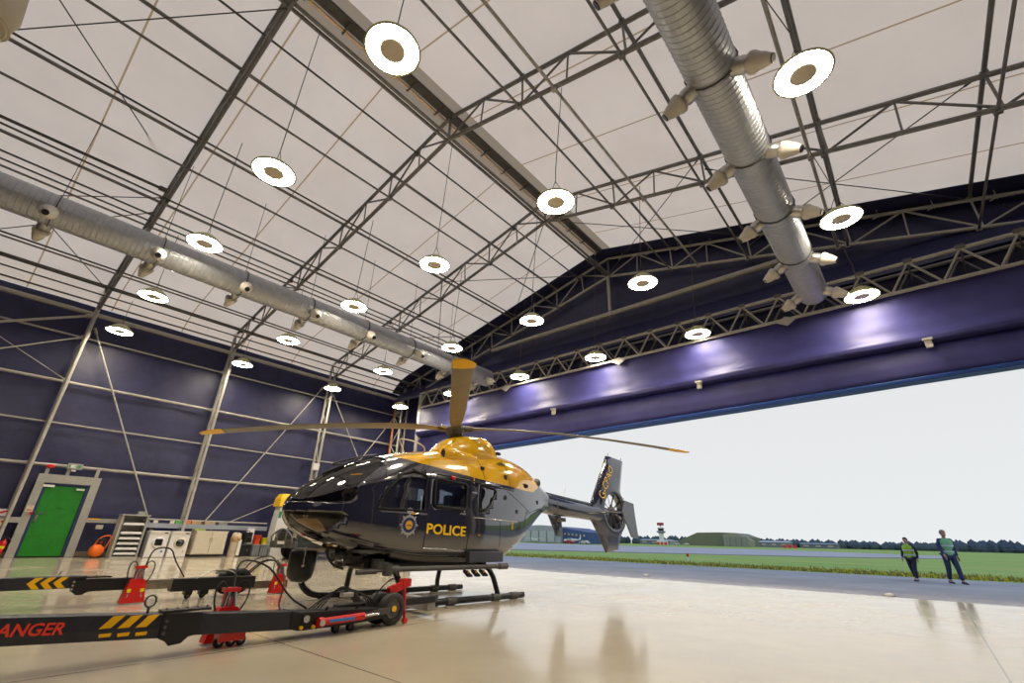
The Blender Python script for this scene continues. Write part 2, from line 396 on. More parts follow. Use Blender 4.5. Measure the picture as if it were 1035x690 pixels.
def rodthing(name, p, q, r, label, cat, M_=STEEL, group=None):
    a = MB(); a.rod(p, q, r, 6)
    for e, s in ((p, 1), (q, -1)):
        d = (V(q)-V(p)).normalized()*s; a.rod(V(e), V(e)+d*.22, r*1.8, 6)
    return tag(a.build(name, M_), label, cat, group)
rodthing('wall_brace', (-22.85, 1.65, 8.3), (-22.85, 5.55, 1.1), .028, 'steel brace slanting down the wall to the drawer rack', 'brace', STEEL_L)
rodthing('wall_brace', (-22.85, 11.2, 8.4), (-22.85, 7.05, 1.1), .026, 'steel brace slanting up the wall from above the white cupboard', 'brace', STEEL_L)
rodthing('wall_brace', (-22.9, 7.6, 1.2), (-22.9, 11.4, 3.1), .018, 'thin brace low on the wall behind the yellow cover', 'brace', STEEL_L)
rodthing('wall_brace', (-22.85, 11.8, 1.6), (-22.85, 16.2, 8.1), .026, 'brace rising rightward between the last two wall legs', 'brace', STEEL_L)
rodthing('wall_brace', (-22.8, 16.2, 1.6), (-22.8, 11.8, 8.1), .026, 'brace rising leftward between the last two wall legs', 'brace', STEEL_L)
rodthing('wall_brace', (-22.85, -3.4, 5.0), (-22.85, 1.45, 7.85), .028, 'brace meeting the wall leg by the green door from the lower left', 'brace', STEEL_L)
rodthing('wall_brace', (-22.9, -3.4, 8.6), (-22.9, 1.45, 6.15), .014, 'thin tie falling rightward to the wall leg by the green door', 'brace', STEEL_L)
rodthing('wall_brace', (-22.8, -3.4, 6.3), (-22.8, 1.45, 8.75), .05, 'stout strut meeting the eave above the green door', 'brace', STEEL_L)
# roof ties
ties = [((-8.4, 1.5, 12.35), (-14.2, -3.5, 11.0), 'thin roof tie near the top left corner, left end'), ((-10.0, -3.5, 12.0), (-16.2, 1.5, 11.9), 'roof tie falling to the third truss at the top left'),
 ((-20.6, -3.5, 10.2), (-16.2, 1.5, 11.0), 'thin tie above the left duct at the picture edge'), ((-16.3, -3.4, 11.2), (-16.1, 1.45, 11.2), 'dark strut running nearly along the purlins into the third truss'),
 ((-17.3, -3.5, 11.5), (-22.5, 1.4, 9.9), 'thin tie over the left duct reaching the eave'), ((-22.4, -3.4, 9.4), (-17.2, 1.45, 10.9), 'thin tie below the left duct at the picture edge'),
 ((-8.4, 11.6, 12.5), (-14.1, 16.5, 11.9), 'roof tie left of the ridge in the last bay'), ((-14.1, 11.6, 11.9), (-8.4, 16.5, 12.5), 'crossing roof tie left of the ridge in the last bay'),
 ((-14.2, 11.6, 11.0), (-20.0, 16.5, 10.6), 'roof tie above the far end of the left duct'), ((-20.0, 11.6, 10.6), (-14.2, 16.5, 11.0), 'crossing tie above the far end of the left duct'),
 ((-8.3, 11.6, 12.5), (-2.5, 16.5, 12.0), 'roof tie right of the ridge in the last bay'), ((-2.5, 11.6, 12.0), (-8.3, 16.5, 12.5), 'crossing roof tie right of the ridge in the last bay'),
 ((-2.4, 11.6, 11.5), (3.3, 16.5, 10.6), 'tie crossing beside the far end of the right duct'), ((3.3, 11.6, 10.6), (-2.4, 16.5, 11.5), 'tie rising toward the right edge near the gable')]
for p, q, lb in ties: rodthing('roof_tie', p, q, .016 if 'strut' not in lb else .045, lb, 'tie rod', DARKSTEEL)

# gable tie beam, post
gt = thing('gable_tie_beam', 'long pale horizontal tube under the gable truss with a post to the ridge', 'beam', (XR, 16.55, 10.35))
a = MB(); a.rod((-15.4, 16.4, 10.38), (-.6, 16.4, 10.38), .11, 12); a.build('tie_tube', STEEL_L, gt)
a = MB(); a.rod((XR, 16.42, 10.38), (XR, 16.45, 12.35), .075, 10); a.box((XR, 16.4, 10.28), (.36, .3, .07)); a.build('post', STEEL_L, gt)
# secondary lower chord of the gable truss nearer the navy wall
gb = thing('gable_brackets', 'small wing-shaped clamps holding the navy fabric along the gable truss', 'clamp', (XR, 16.4, 12))
for i in range(22):
    x = -21.5+1.27*i; a = MB(); z = ztop(x)+.02
    for q in (-.2, .2):
        a.rod((x-.16, 16.4, z+q), (x, 16.42, z+q+.06), .022, 6); a.rod((x, 16.42, z+q+.06), (x+.16, 16.4, z+q), .022, 6)
    a.rod((x, 16.42, z-.2), (x, 16.42, z+.3), .014, 6)
    a.build('clamp', STEEL_L, gb)

# ------------------------------------------------------------------ door head lattice girder and folded fabric door
dg_ = thing('door_head_girder', 'long grey box lattice girder above the hangar opening', 'girder', (-8, 15.5, 7.6))
XA, XB = -19.7, 5.3
for (y, z, nm) in ((15.25, 8.46, 'top_chord'), (15.25, 7.64, 'bottom_chord'), (15.9, 8.46, 'rear_top_chord'), (15.9, 7.64, 'rear_bottom_chord')):
    a = MB(); a.rod((XA, y, z), (XB, y, z), .055, 8); a.build(nm, STEEL_L if nm[0] != 'r' else STEEL, dg_)
n = 23; dx = (XB-XA)/n
for y, M_ in ((15.25, STEEL_L), (15.9, STEEL)):
    for i in range(n):
        x = XA+dx*i
        a = MB(); a.rod((x, y, 7.64), (x+dx/2, y, 8.46), .033, 6); a.build('lattice_bar', M_, dg_)
        a = MB(); a.rod((x+dx/2, y, 8.46), (x+dx, y, 7.64), .033, 6); a.build('lattice_bar', M_, dg_)
for i in range(n):
    a = MB(); x = XA+dx*(i+.5); a.rod((x, 15.25, 8.46), (x, 15.9, 7.64), .022, 6); a.box((x, 15.25, 8.5), (.2, .12, .12))
    a.build('cross_lacing', DARKSTEEL, dg_)
for x in (-13.31, -7.49, -1.69, 4.1):
    a = MB(); a.prism([(-.28, 0), (0, .14), (.28, 0), (0, -.17)], lambda p, q, t: (x+p, 15.2+t, 7.58+q), -.03, .03); a.build('joint_plate', STEEL_L, dg_)
# folded vertical-lift door
fd = thing('folded_fabric_door', 'navy fabric lifting door gathered above the opening with a bright blue hem', 'door', (-8, 15.5, 5.2))
def crumple(x, z): return .035*sin(x*.8+z*2)+.016*sin(x*2.3-z*3.1)+.006*sin(x*5.3+z*4)
def dbot(x): return 4.98+.028*(x+14)*.55
def band(prof, nm, M_, amp=1., nx=200):
    a = MB()
    def f(u, v):
        x = -19.7+25.0*u; t = v*(len(prof)-1); i = min(int(t), len(prof)-2); q = t-i
        y = prof[i][0]*(1-q)+prof[i+1][0]*q; z = prof[i][1]*(1-q)+prof[i+1][1]*q
        if z < 6.2: z += (dbot(x)-5.2)*(6.2-z)/1.0
        return (x, y+amp*crumple(x, z), z)
    a.grid(nx, 24, f); return a.build(nm, M_, fd)
band([(15.36, 7.72), (15.40, 7.45), (15.42, 7.0), (15.36, 6.5), (15.22, 6.26), (15.24, 6.14), (15.6, 6.08)], 'upper_fold', NAVYD)
band([(15.75, 6.22), (15.55, 6.12), (15.44, 5.95), (15.42, 5.6), (15.44, 5.32), (15.50, 5.25)], 'lower_fold', NAVYD, .5)
band([(15.50, 5.26), (15.44, 5.22), (15.46, 5.14), (15.8, 5.12)], 'hem', BLUEP, .3)
band([(15.9, 7.6), (15.95, 6.5), (15.9, 5.2)], 'rear_face', NAVYD, .5)
for x in (-10.6, -4.6, 1.3):
    a = MB(); a.box((x, 15.18, 6.0), (.14, .1, .2)); a.box((x, 15.15, 6.12), (.2, .12, .06)); a.build('pulley_block', STEEL_L, fd)
# left door post and corner tower
dp = thing('door_post', 'broad pale steel post at the left side of the opening', 'post', (-20, 15.8, 0))
a = MB(); a.box((-20.15, 15.75, 4.3), (.22, .24, 8.5)); a.build('post_web', STEEL_L, dp)
a = MB(); a.box((-19.9, 15.7, 4.3), (.12, .22, 8.5)); a.build('post_flange', STEEL, dp)
dp2 = copy_tree(dp); dp2.location = (5.6, 15.8, 0); dp2['label'] = 'broad pale steel post at the right side of the opening'
ct = thing('corner_tower', 'slim lattice corner tower with an orange strap behind the rotor blade', 'tower', (-22.4, 15.75, .19))
for x in (-22.6, -21.95):
    a = MB(); a.rod((x, 15.75, .185), (x, 15.75, 8.55), .055, 8); a.build('upright', STEEL_L, ct)
a = MB()
for i in range(10): 
    z = .2+.83*i; x1, x2 = (-22.6, -21.95) if i % 2 else (-21.95, -22.6); a.rod((x1, 15.75, z), (x2, 15.75, z+.83), .026, 6)
a.build('lacing', STEEL_L, ct)
a = MB(); a.tube([(-22.42, 15.62, 8.3), (-22.45, 15.62, 7), (-22.5, 15.62, 5), (-22.48, 15.62, 2)], .045, 6); a.build('strap', mat('orange_strap', (.45, .13, .03), .6), ct)

# ------------------------------------------------------------------ air ducts
def duct(x, label, y0, y1, ys, z=8., r=.385, name='air_duct'):
    root = thing(name, label, 'duct', (x, y1, z))
    a = MB(); prof = []; y = y0; k = 0
    while y < y1:
        prof += [(r, y), (r, min(y+.075, y1)), (r+.009, min(y+.085, y1)), (r, min(y+.095, y1))]; y += .11; k += 1
    prof.append((r, y1)); 
    a.lathe(prof, (x, 0, z), (0, 1, 0), 32, smooth=False, cap=False)
    a.lathe([(r, y1), (r*.55, y1+.12), (.02, y1+.14)], (x, 0, z), (0, 1, 0), 32)
    a.build('spiral_pipe', DUCT, root)
    for yy in ys:
        for s in (-1, 1):
            d = V((s*.84, -.10, -.53)).normalized(); p = V((x, yy, z))+d*(r-.03)
            a = MB(); a.lathe([(.135, 0), (.135, .18), (.12, .19), (.12, .27)], p, d, 16); nz = a.build('nozzle', CHROME2, root)
            a = MB(); a.lathe([(.12, .24), (.165, .27), (.165, .33), (.13, .40), (.115, .48), (.08, .56), (.075, .59)], p, d, 16); cup = a.build('nozzle_cup', OFFW, nz, local=False)
            a = MB(); a.lathe([(.07, .585), (.065, .605)], p, d, 12); a.build('outlet', BLACK, nz)
    for q in range(int((y1-y0)/2.1)):
        a = MB(); yy = y0+1.2+q*2.1
        a.tube([(x+(r+.02)*cos(t*pi/8), yy, z+(r+.02)*sin(t*pi/8)) for t in range(16)], .014, 5, closed=True)
        a.rod((x, yy, z+r), (x, yy, zlow(x)+.0), .008, 5)
        a.build('hanger', DARKSTEEL, root)
    return root
DUCT = mat('spiral_duct_metal', (.44, .46, .50), .42, .6, .08, 5)
CHROME2 = mat('zinc_spigot', (.5, .49, .47), .35, .8)
duct(-13.94, 'long spiral air duct with white nozzles running down the left', -8, 14.6, [-2.6, -.5, 1.6, 3.75, 5.9, 8.0, 10.2, 12.3, 14.3])
duct(-.8, 'long spiral air duct with white nozzles coming down from the top right', -4, 14.6, [1.3, 3.5, 5.7, 7.8, 9.95, 12.2, 14.3], r=.385)

# ------------------------------------------------------------------ ring lamps
LX = {'R1': -4.49, 'R2': .3, 'L1': -8.56, 'L2': -12.56, 'L3': -17.13, 'L4': -21.5}
LY = [-2.16, 2.24, 6.64, 11.03, 15.3]
def make_lamp():
    root = thing('ring_lamp', 'x', 'lamp', (0, 0, 8), 0, 'ring lamps hung from the roof')
    R = .42
    a = MB(); a.lathe([(.20, 0), (R-.02, 0), (R-.02, .02), (.20, .03)], n=36, cap=False); a.build('light_ring', LAMPON, root, True)
    a = MB(); a.lathe([(R-.02, -.005), (R+.012, .0), (R, .03), (.24, .20), (.22, .20), (R-.05, .03)], n=36, cap=False); a.build('reflector', LAMPRIM, root, True)
    a = MB(); a.lathe([(.195, .02), (.20, -.01), (.18, -.02), (.10, -.015), (.08, -.02)], n=28); a.lathe([(.20, .02), (.21, .22), (.15, .26)], n=20); a.build('driver_housing', LAMPMID, root, True)
    return root
lamp0 = make_lamp(); lamp_parts = list(lamp0.children)
first = True
rown = {'R1': 'row just right of the ridge', 'R2': 'row right of the right duct', 'L1': 'row along the ridge', 'L2': 'row right beside the left duct', 'L3': 'row left of the left duct', 'L4': 'row along the left wall'}
onum = ['nearest', 'second nearest', 'third nearest', 'fourth nearest', 'furthest']
for row, x in LX.items():
    ys = {'R1': LY[1:], 'R2': LY[2:], 'L1': LY[1:], 'L2': LY[1:], 'L3': LY[1:], 'L4': LY[1:]}[row]
    for i, y in enumerate(ys):
        if row == 'R2': y += (.0, .13, .43)[i]
        if row == 'R1' and i == 3: y = 15.5
        kk = 1 if i < len(ys)-1 else 14.7/y
        if first: L_ = lamp0; first = False
        else:
            L_ = lamp0.copy(); C.objects.link(L_)
            for ch in lamp_parts: c2 = ch.copy(); C.objects.link(c2); c2.parent = L_
        X_, Y_, Z_ = x*kk, y*kk, 1.1+6.9*kk
        L_.location = (X_, Y_, Z_)
        o_ = onum[i] if i < len(ys)-1 else 'furthest'
        L_['label'] = 'glowing ring lamp, %s in the %s' % (o_, rown[row])
        zc = zlow(X_)+.02; a = MB(); xt = X_+(.25 if row != 'R2' else -.18)
        a.tube([(xt, Y_, zc), (X_+.02, Y_, Z_+1.0), (X_, Y_, Z_+.55)], .010, 5)
        for s in (-1, 1): a.rod((X_, Y_, Z_+.6), (X_+s*.2, Y_, Z_+.18), .007, 5)
        a.build('cable', DARKSTEEL, L_)
# lamp cowl in the top-left corner
cw = thing('lamp_cowl', 'beige ribbed lamp cowl cut off by the top left corner', 'lamp', (-9.35, -2.05, 7.6))
a = MB(); a.lathe([(.30, 1.3), (.33, .9), (.42, .32), (.36, 0), (.34, 0), (.2, .85)], (-8.9, -2.02, 8.0), n=28, cap=False); a.build('shade', mat('beige_acrylic', (.62, .56, .44), .5), cw)
a = MB(); a.lathe([(.40, .01), (.20, .05), (.02, .05)], (-8.9, -2.02, 8.0), n=28); a.build('diffuser', mat('beige_diffuser', (.5, .46, .38), .5), cw)
a = MB(); a.rod((-8.9, -2.02, 9.2), (-8.4, -2.12, 12.4), .01, 5); a.build('cable', DARKSTEEL, cw)
# ================================================================== helicopter
HUB = V((-7.75, 7.12, 0)); HTH = radians(5)
heli = thing('police_helicopter', 'glossy black and yellow police helicopter parked nose-in on skids in the hangar', 'helicopter', HUB, -HTH)
def heli_paint():
    m = bpy.data.materials.new('black_yellow_gloss'); m.use_nodes = True; nt = m.node_tree; b = nt.nodes['Principled BSDF']; L = nt.links.new
    tc = node(nt, 'ShaderNodeTexCoord'); sp = node(nt, 'ShaderNodeSeparateXYZ'); L(tc.outputs['Object'], sp.inputs[0])
    u = node(nt, 'ShaderNodeMapRange'); u.inputs[1].default_value = -2.2; u.inputs[2].default_value = 3.0; L(sp.outputs['Y'], u.inputs[0])
    fc = node(nt, 'ShaderNodeFloatCurve'); cv = fc.mapping.curves[0]
    pts = [(-2.2, 2.62), (-1.95, 2.54), (-1.36, 2.44), (.02, 2.29), (.89, 2.22), (1.6, 2.17), (2.15, 2.17), (2.45, 2.30), (2.6, 2.62), (3.0, 2.8)]
    P = [((a+2.2)/5.2, b-2.0) for a, b in pts]
    cv.points[0].location = P[0]; cv.points[1].location = P[-1]
    for q in P[1:-1]: cv.points.new(*q)
    for p in cv.points: p.handle_type = 'VECTOR'
    fc.mapping.update(); L(u.outputs[0], fc.inputs['Value'])
    d = math_node(nt, 'SUBTRACT', sp.outputs['Z'], math_node(nt, 'ADD', fc.outputs[0], 2.0))
    k = math_node(nt, 'GREATER_THAN', d, 0)
    mx = node(nt, 'ShaderNodeMix', data_type='RGBA'); mx.inputs['A'].default_value = (.012, .013, .030, 1); mx.inputs['B'].default_value = (.72, .40, .0, 1)
    L(k, mx.inputs['Factor']); L(mx.outputs['Result'], b.inputs['Base Color'])
    b.inputs['Roughness'].default_value = .16; b.inputs['IOR'].default_value = 1.6
    b.inputs['Coat Weight'].default_value = 1; b.inputs['Coat Roughness'].default_value = .03; b.inputs['Coat IOR'].default_value = 2.0
    return m
HP = heli_paint()
GB = mat('black_gloss_paint', (.013, .015, .036), .16, coat=1., ior=1.6)
GY = mat('yellow_gloss_paint', (.72, .40, .0), .2, noise=.06, nscale=4, coat=1.)
def glass_mat(name, tint, op):
    m = bpy.data.materials.new(name); m.use_nodes = True; nt = m.node_tree; L = nt.links.new
    nt.nodes.remove(nt.nodes['Principled BSDF']); out = nt.nodes['Material Output']
    t = node(nt, 'ShaderNodeBsdfTransparent'); t.inputs[0].default_value = (*tint, 1)
    g = node(nt, 'ShaderNodeBsdfGlossy'); g.inputs['Roughness'].default_value = .03
    f = node(nt, 'ShaderNodeFresnel'); f.inputs[0].default_value = 1.5
    a = math_node(nt, 'ADD', f.outputs[0], op)
    ms = node(nt, 'ShaderNodeMixShader'); L(a, ms.inputs[0]); L(t.outputs[0], ms.inputs[1]); L(g.outputs[0], ms.inputs[2]); L(ms.outputs[0], out.inputs['Surface'])
    return m
GL = glass_mat('clear_window_glass', (.72, .76, .80), .16)
GLW = glass_mat('smoked_windscreen_glass', (.45, .42, .39), .06)
GLC = glass_mat('smoked_chin_glass', (.92, .86, .74), .03)
ST = [  # u, zb, hw, zm, wc, zc, ws, zs, zt
 (-3.46,1.46,.03,1.50,.028,1.53,.02,1.545,1.55), (-3.42,1.36,.16,1.49,.14,1.57,.10,1.64,1.66), (-3.3,1.23,.34,1.47,.30,1.64,.20,1.76,1.80),
 (-3.1,1.11,.49,1.44,.45,1.73,.31,1.91,1.97), (-2.8,.99,.61,1.42,.565,1.85,.41,2.08,2.17), (-2.4,.87,.71,1.40,.66,1.97,.48,2.26,2.37),
 (-2.0,.76,.765,1.38,.71,2.09,.52,2.40,2.52), (-1.5,.67,.78,1.36,.73,2.19,.55,2.52,2.66), (-1.0,.62,.785,1.35,.735,2.23,.56,2.56,2.76),
 (-.3,.60,.785,1.35,.735,2.23,.56,2.58,2.87), (.5,.60,.785,1.35,.735,2.2,.56,2.58,2.95), (1.0,.67,.77,1.40,.71,2.18,.56,2.60,2.97),
 (1.5,.92,.69,1.50,.65,2.16,.53,2.58,2.93), (2.0,1.24,.55,1.68,.52,2.14,.45,2.50,2.83), (2.45,1.54,.40,1.85,.38,2.12,.34,2.38,2.67),
 (2.8,1.73,.27,1.93,.27,2.08,.24,2.24,2.46), (3.1,1.78,.20,1.98,.20,2.07,.17,2.15,2.25)]
def cr4(a, b, c, d, t): return .5*((2*b)+(-a+c)*t+(2*a-5*b+4*c-d)*t*t+(-a+3*b-3*c+d)*t**3)
def stat(u):
    i = 0
    while i < len(ST)-2 and u > ST[i+1][0]: i += 1
    A, B = ST[i], ST[i+1]; t = (u-A[0])/(B[0]-A[0]); t = max(0, min(1, t))
    P = ST[max(i-1, 0)]; N = ST[min(i+2, len(ST)-1)]
    hA = B[0]-A[0]; out = []
    for k in range(1, 9):
        mA = (B[k]-P[k])/(B[0]-P[0]) if i else (B[k]-A[k])/hA
        mB = (N[k]-A[k])/(N[0]-A[0]) if i+2 < len(ST) else (B[k]-A[k])/hA
        out.append((2*t**3-3*t*t+1)*A[k]+(t**3-2*t*t+t)*hA*mA+(-2*t**3+3*t*t)*B[k]+(t**3-t*t)*hA*mB)
    return out
def half(u, ins=0.):
    zb, hw, zm, wc, zc, ws, zs, zt = stat(u)
    P = [(0, zb), (hw*.5, zb+.02*hw), (hw*.90, zb+(zm-zb)*.24), (hw, zm), (hw*.35+wc*.65, zm+(zc-zm)*.62), (wc, zc), (ws, zs), (ws*.48, zt-(zt-zs)*.22), (0, zt)]
    Q = []
    E = [(-P[1][0], P[1][1])]+P+[(-P[7][0], P[7][1])]
    for i in range(8):
        for s in range(5):
            t = s/5; a, b, c, d = E[i], E[i+1], E[i+2], E[i+3]
            Q.append((max(0, cr4(a[0], b[0], c[0], d[0], t)), cr4(a[1], b[1], c[1], d[1], t)))
    Q.append(P[8])
    if ins:
        cz = (zb+zt)/2
        Q = [(max(0, w-ins*min(1, w/.1)), z-ins*(z-cz)/max(.05, (zt-zb)/2)) for w, z in Q]
    return Q
def surf(u, z):
    Q = half(u); best = 0
    for (w0, z0), (w1, z1) in zip(Q, Q[1:]):
        if (z0-z)*(z1-z) <= 0 and abs(z1-z0) > 1e-6: best = max(best, w0+(w1-w0)*(z-z0)/(z1-z0))
    return best
def body_mb(ins, u0, u1):
    a = MB(); rings = []
    us = sorted(set([u0, u1]+[x for x in ([-3.46, -3.45, -3.43, -3.40, -3.36, -3.3, -3.23, -3.15]+[-3.05+.11*i for i in range(57)]) if u0 < x < u1]))
    for u in us:
        Q = half(u, ins); rings.append([(w, u, z) for w, z in Q]+[(-w, u, z) for w, z in Q[-2:0:-1]])
    return a.loft(rings)
outer = body_mb(0, -3.46, 3.1).build('fuselage', HP, heli, True)
inner = body_mb(.035, -3.36, 1.25).build('inner_tmp', HP, heli, True)
# window cutters
side_win = {'crew_door_window': [(-2.17,1.55),(-1.19,1.56),(-1.17,2.19),(-1.45,2.27),(-1.72,2.17),(-1.98,1.88)],
            'cabin_door_window': [(-.97,1.69),(-.93,1.65),(-.24,1.63),(-.18,1.68),(-.17,2.08),(-.22,2.13),(-.9,2.17),(-.96,2.12)],
            'rear_window': [(.17,1.64),(.33,1.64),(.52,1.82),(.64,2.02),(.62,2.10),(.22,2.16)]}
def cutter(poly, fn, t0, t1):
    return MB().prism(poly, fn, t0, t1).build('cut_tmp', HP, heli, True)
sidef = lambda a, b, t: (t, a, b)
frontf = lambda a, b, t: (a, t, b)
ws_poly = [(.03, 1.60), (.03, 2.50), (.30, 2.48), (.50, 2.42), (.585, 2.30), (.625, 2.1), (.645, 1.9), (.65, 1.76), (.645, 1.65), (.60, 1.60)]
ch_poly = [(.05, 1.45), (.61, 1.45), (.65, 1.42), (.64, 1.35), (.56, 1.19), (.42, 1.05), (.28, 1.0), (.12, 1.04), (.05, 1.12)]
cuts = []
for nm, p in side_win.items(): cuts.append((nm, p, 's', GL))
cuts += [('windscreen', ws_poly, 'f', GLW), ('chin_window', ch_poly, 'f', GLC)]
def apply_bool(o, others, op):
    for c in others:
        md = o.modifiers.new('b', 'BOOLEAN'); md.operation = op; md.object = c; md.solver = 'EXACT'
    dg = bpy.context.evaluated_depsgraph_get(); dg.update()
    me = bpy.data.meshes.new_from_object(o.evaluated_get(dg)); o.modifiers.clear(); o.data = me
    return o
cobjs = []
for nm, p, k, gm in cuts:
    for s in (1, -1):
        if k == 's': c = cutter(p, sidef, s*.35, s*1.1)
        else: c = cutter([(s*a, b) for a, b in p], frontf, -4.2, -1.7)
        cobjs.append((nm, c, gm))
# thin glazing shells
g_out = body_mb(.008, -3.44, 3.0).build('g_out', HP, heli, True); g_in = body_mb(.014, -3.42, 2.9).build('g_in', HP, heli, True)
def clone(o):
    n = o.copy(); n.data = o.data.copy(); C.objects.link(n); return n
shell = clone(g_out); apply_bool(shell, [g_in], 'DIFFERENCE')
for nm, c, gm in cobjs:
    p = clone(shell); apply_bool(p, [c], 'INTERSECT'); p.name = nm; p.data.name = nm
    p.data.materials.clear(); p.data.materials.append(gm)
    for f in p.data.polygons: f.material_index = 0
apply_bool(outer, [inner]+[c for _, c, _ in cobjs], 'DIFFERENCE')
for o in [inner, g_out, g_in, shell]+[c for _, c, _ in cobjs]: bpy.data.objects.remove(o)
outer.data.materials.clear(); outer.data.materials.append(HP)
for f in outer.data.polygons: f.material_index = 0

# surface strips: seams, frames
def strip(poly, w_, name, m_, off=.004, closed=True, side=(1, -1), h=.012, parent=heli):
    for s in side:
        a = MB(); pts = []
        n = len(poly); rng = n if closed else n-1
        for i in range(rng):
            p, q = poly[i], poly[(i+1) % n]; k = max(1, int(sqrt((p[0]-q[0])**2+(p[1]-q[1])**2)/.08))
            for j in range(k):
                t = j/k; pts.append((p[0]+(q[0]-p[0])*t, p[1]+(q[1]-p[1])*t))
        if not closed: pts.append(poly[-1])
        a.tube([(s*(surf(u, z)+off), u, z) for u, z in pts], w_, 6, closed=closed)
        a.build(name, m_, parent, True)
strip(side_win['cabin_door_window'], .028, 'window_seal', RUBBER, .004)
strip(side_win['crew_door_window'], .018, 'window_seal', RUBBER, .002)
strip(side_win['rear_window'], .014, 'window_seal', RUBBER, .002)
strip([(-1.13,.93),(-1.09,2.25)], .010, 'door_seam', BLACK, 0, False)
strip([(-1.13,.93),(-.1,.88),(-.05,2.26)], .008, 'door_seam', BLACK, 0, False)
strip([(-1.05,2.27),(1.25,2.12)], .016, 'sliding_door_rail', BLACK, .004, False)
strip([(-1.13,.92),(-.15,.87)], .014, 'sill_rail', CHROME, .002, False)
strip([(-2.3,.93),(-1.0,.82),(.05,.80)], .02, 'lower_rail', BLACK, .004, False)
strip([(.0,1.5),(1.35,1.47)], .012, 'side_rail', CHROME, .002, False)
strip([(1.0,2.1),(1.9,1.7)], .006, 'door_seam', BLACK, 0, False)
strip([(.78,1.45),(.80,.95)], .005, 'door_seam', BLACK, 0, False)
strip([(.15,1.5),(.15,1.62),(.42,1.62),(.42,1.5)], .005, 'door_seam', BLACK, 0, True)
for (u, z, r) in ((.95,1.95,.055), (1.35,1.68,.045), (2.35,1.95,.05)):
    for s in (1, -1):
        a = MB(); a.lathe([(r, -.004), (r, .008), (r*.6, .010), (r*.55, .002)], (s*surf(u, z), u, z), (s, .25 if u > 1 else 0, .1), 16)
        a.build('vent_disc', BLACK, heli, True)
for (u, z) in ((-1.22,1.50), (-.28,1.55), (.02,1.98), (1.28,.98)):
    for s in (1, -1):
        a = MB(); a.box((s*(surf(u, z)+.012), u, z), (.03, .15, .03)); a.build('door_handle', CHROME, heli, True)
for (u, z, w_, h_) in ((.02,2.2,.02,.16), (1.18,1.38,.035,.16), (-1.42,1.50,.07,.03), (-2.55,2.06,.16,.035), (.2,1.17,.05,.02)):
    a = MB(); s = 1
    if u == -2.55: a.bar((.50, -2.62, 2.085), (.56, -2.44, 2.11), .035, .012)
    else: a.box((surf(u, z)+.003, u, z), (.008, w_, h_))
    a.build('yellow_marking', YEL, heli, True)
a = MB(); a.ball((surf(-.55, 2.2)+.02, -.55, 2.22), .045, 10, sc=(.7, 1.4, .9)); a.build('red_position_light', RED, heli, True)
# lower side locker
a = MB(); a.box((.775, .38, .77), (.14, .92, .20)); a.build('side_locker', mat('slate_locker', (.06, .065, .085), .3, coat=.5), heli, True, bevel=.015)
# yellow cowling (gearbox fairing)
def cowl():
    a = MB(); rings = []
    S = [(-.58,.26,2.72,2.84), (-.50,.30,2.72,2.92), (-.38,.335,2.72,3.04), (-.27,.35,2.72,3.14), (-.12,.36,2.72,3.21), (.15,.37,2.72,3.27), (.5,.37,2.72,3.31), (.75,.35,2.72,3.31), (.92,.325,2.72,3.24), (1.02,.30,2.72,3.12), (1.1,.27,2.72,3.02), (1.16,.22,2.72,2.94)]
    for u, hw, z0, z1 in S:
        R_ = []
        for i in range(25):
            t = pi*i/24; c_ = cos(t); s_ = sin(t)
            w = hw*(1 if c_ >= 0 else -1)*abs(c_)**.62; z = z0+(z1-z0)*abs(s_)**.5
            w *= 1+.10*(1-(z-z0)/(z1-z0))
            R_.append((w, u, z))
        rings.append(R_)
    a.loft(rings); return a.build('rotor_cowling', GY, heli, True)
cowl()
for s in (1, -1):
    a = MB(); a.loft([[(s*(w0+rx*cos(2*pi*i/16)), u, zc+rz*sin(2*pi*i/16)) for i in range(16)] for u, w0, rx, zc, rz in ((-.62, .43, .085, 2.73, .12), (-.5, .43, .11, 2.74, .15), (-.2, .42, .12, 2.74, .15), (.3, .38, .10, 2.70, .12))]); a.build('intake_fairing', GY, heli, True)
    a = MB(); a.loft([[(s*(.44+rx*cos(2*pi*i/16)), u, 2.73+rz*sin(2*pi*i/16)) for i in range(16)] for u, rx, rz in ((-.63, .065, .10), (-.60, .07, .105))]); a.build('intake_mouth', BLACK, heli, True)
for (u, z, w_, h_, nm) in ((.18,2.78,.16,.02,'cowl_slot'), (.35,2.50,.10,.12,'cowl_port'), (1.02,2.38,.10,.13,'cowl_port')):
    for s in (1, -1):
        a = MB(); a.box((s*(surf(u, z)+.002), u, z), (.02, w_, h_)); a.build(nm, BLACK, heli, True)
for (u, z, rr) in ((1.0,2.68,.10), (1.75,2.28,.09), (1.12,2.98,.07)):
    for s in (1, -1):
        w0 = surf(u, min(z, 2.9)) if z < 2.9 else .27; a = MB()
        for k in range(5): a.box((s*(w0+.004), u-rr+rr*.5*k, z), (.03, rr*.22, rr*1.1*sqrt(1-((k-2)/2.6)**2)))
        a.build('cooling_grille', mat('olive_grille', (.10, .11, .02), .5) if u == 1.0 else BLACK, heli, True)
strip([(.35,2.27),(.33,2.86)], .006, 'cowl_seam', BLACK, 0, False); strip([(1.15,2.2),(1.13,2.85)], .006, 'cowl_seam', BLACK, 0, False)
# exhausts
for s in (1, -1):
    a = MB(); a.lathe([(.10, 0), (.11, .18), (.10, .20), (.08, .1)], (s*.20, 2.40, 2.42), (s*.25, 1, .15), 16)
    a.build('exhaust_pipe', DARKSTEEL, heli, True)
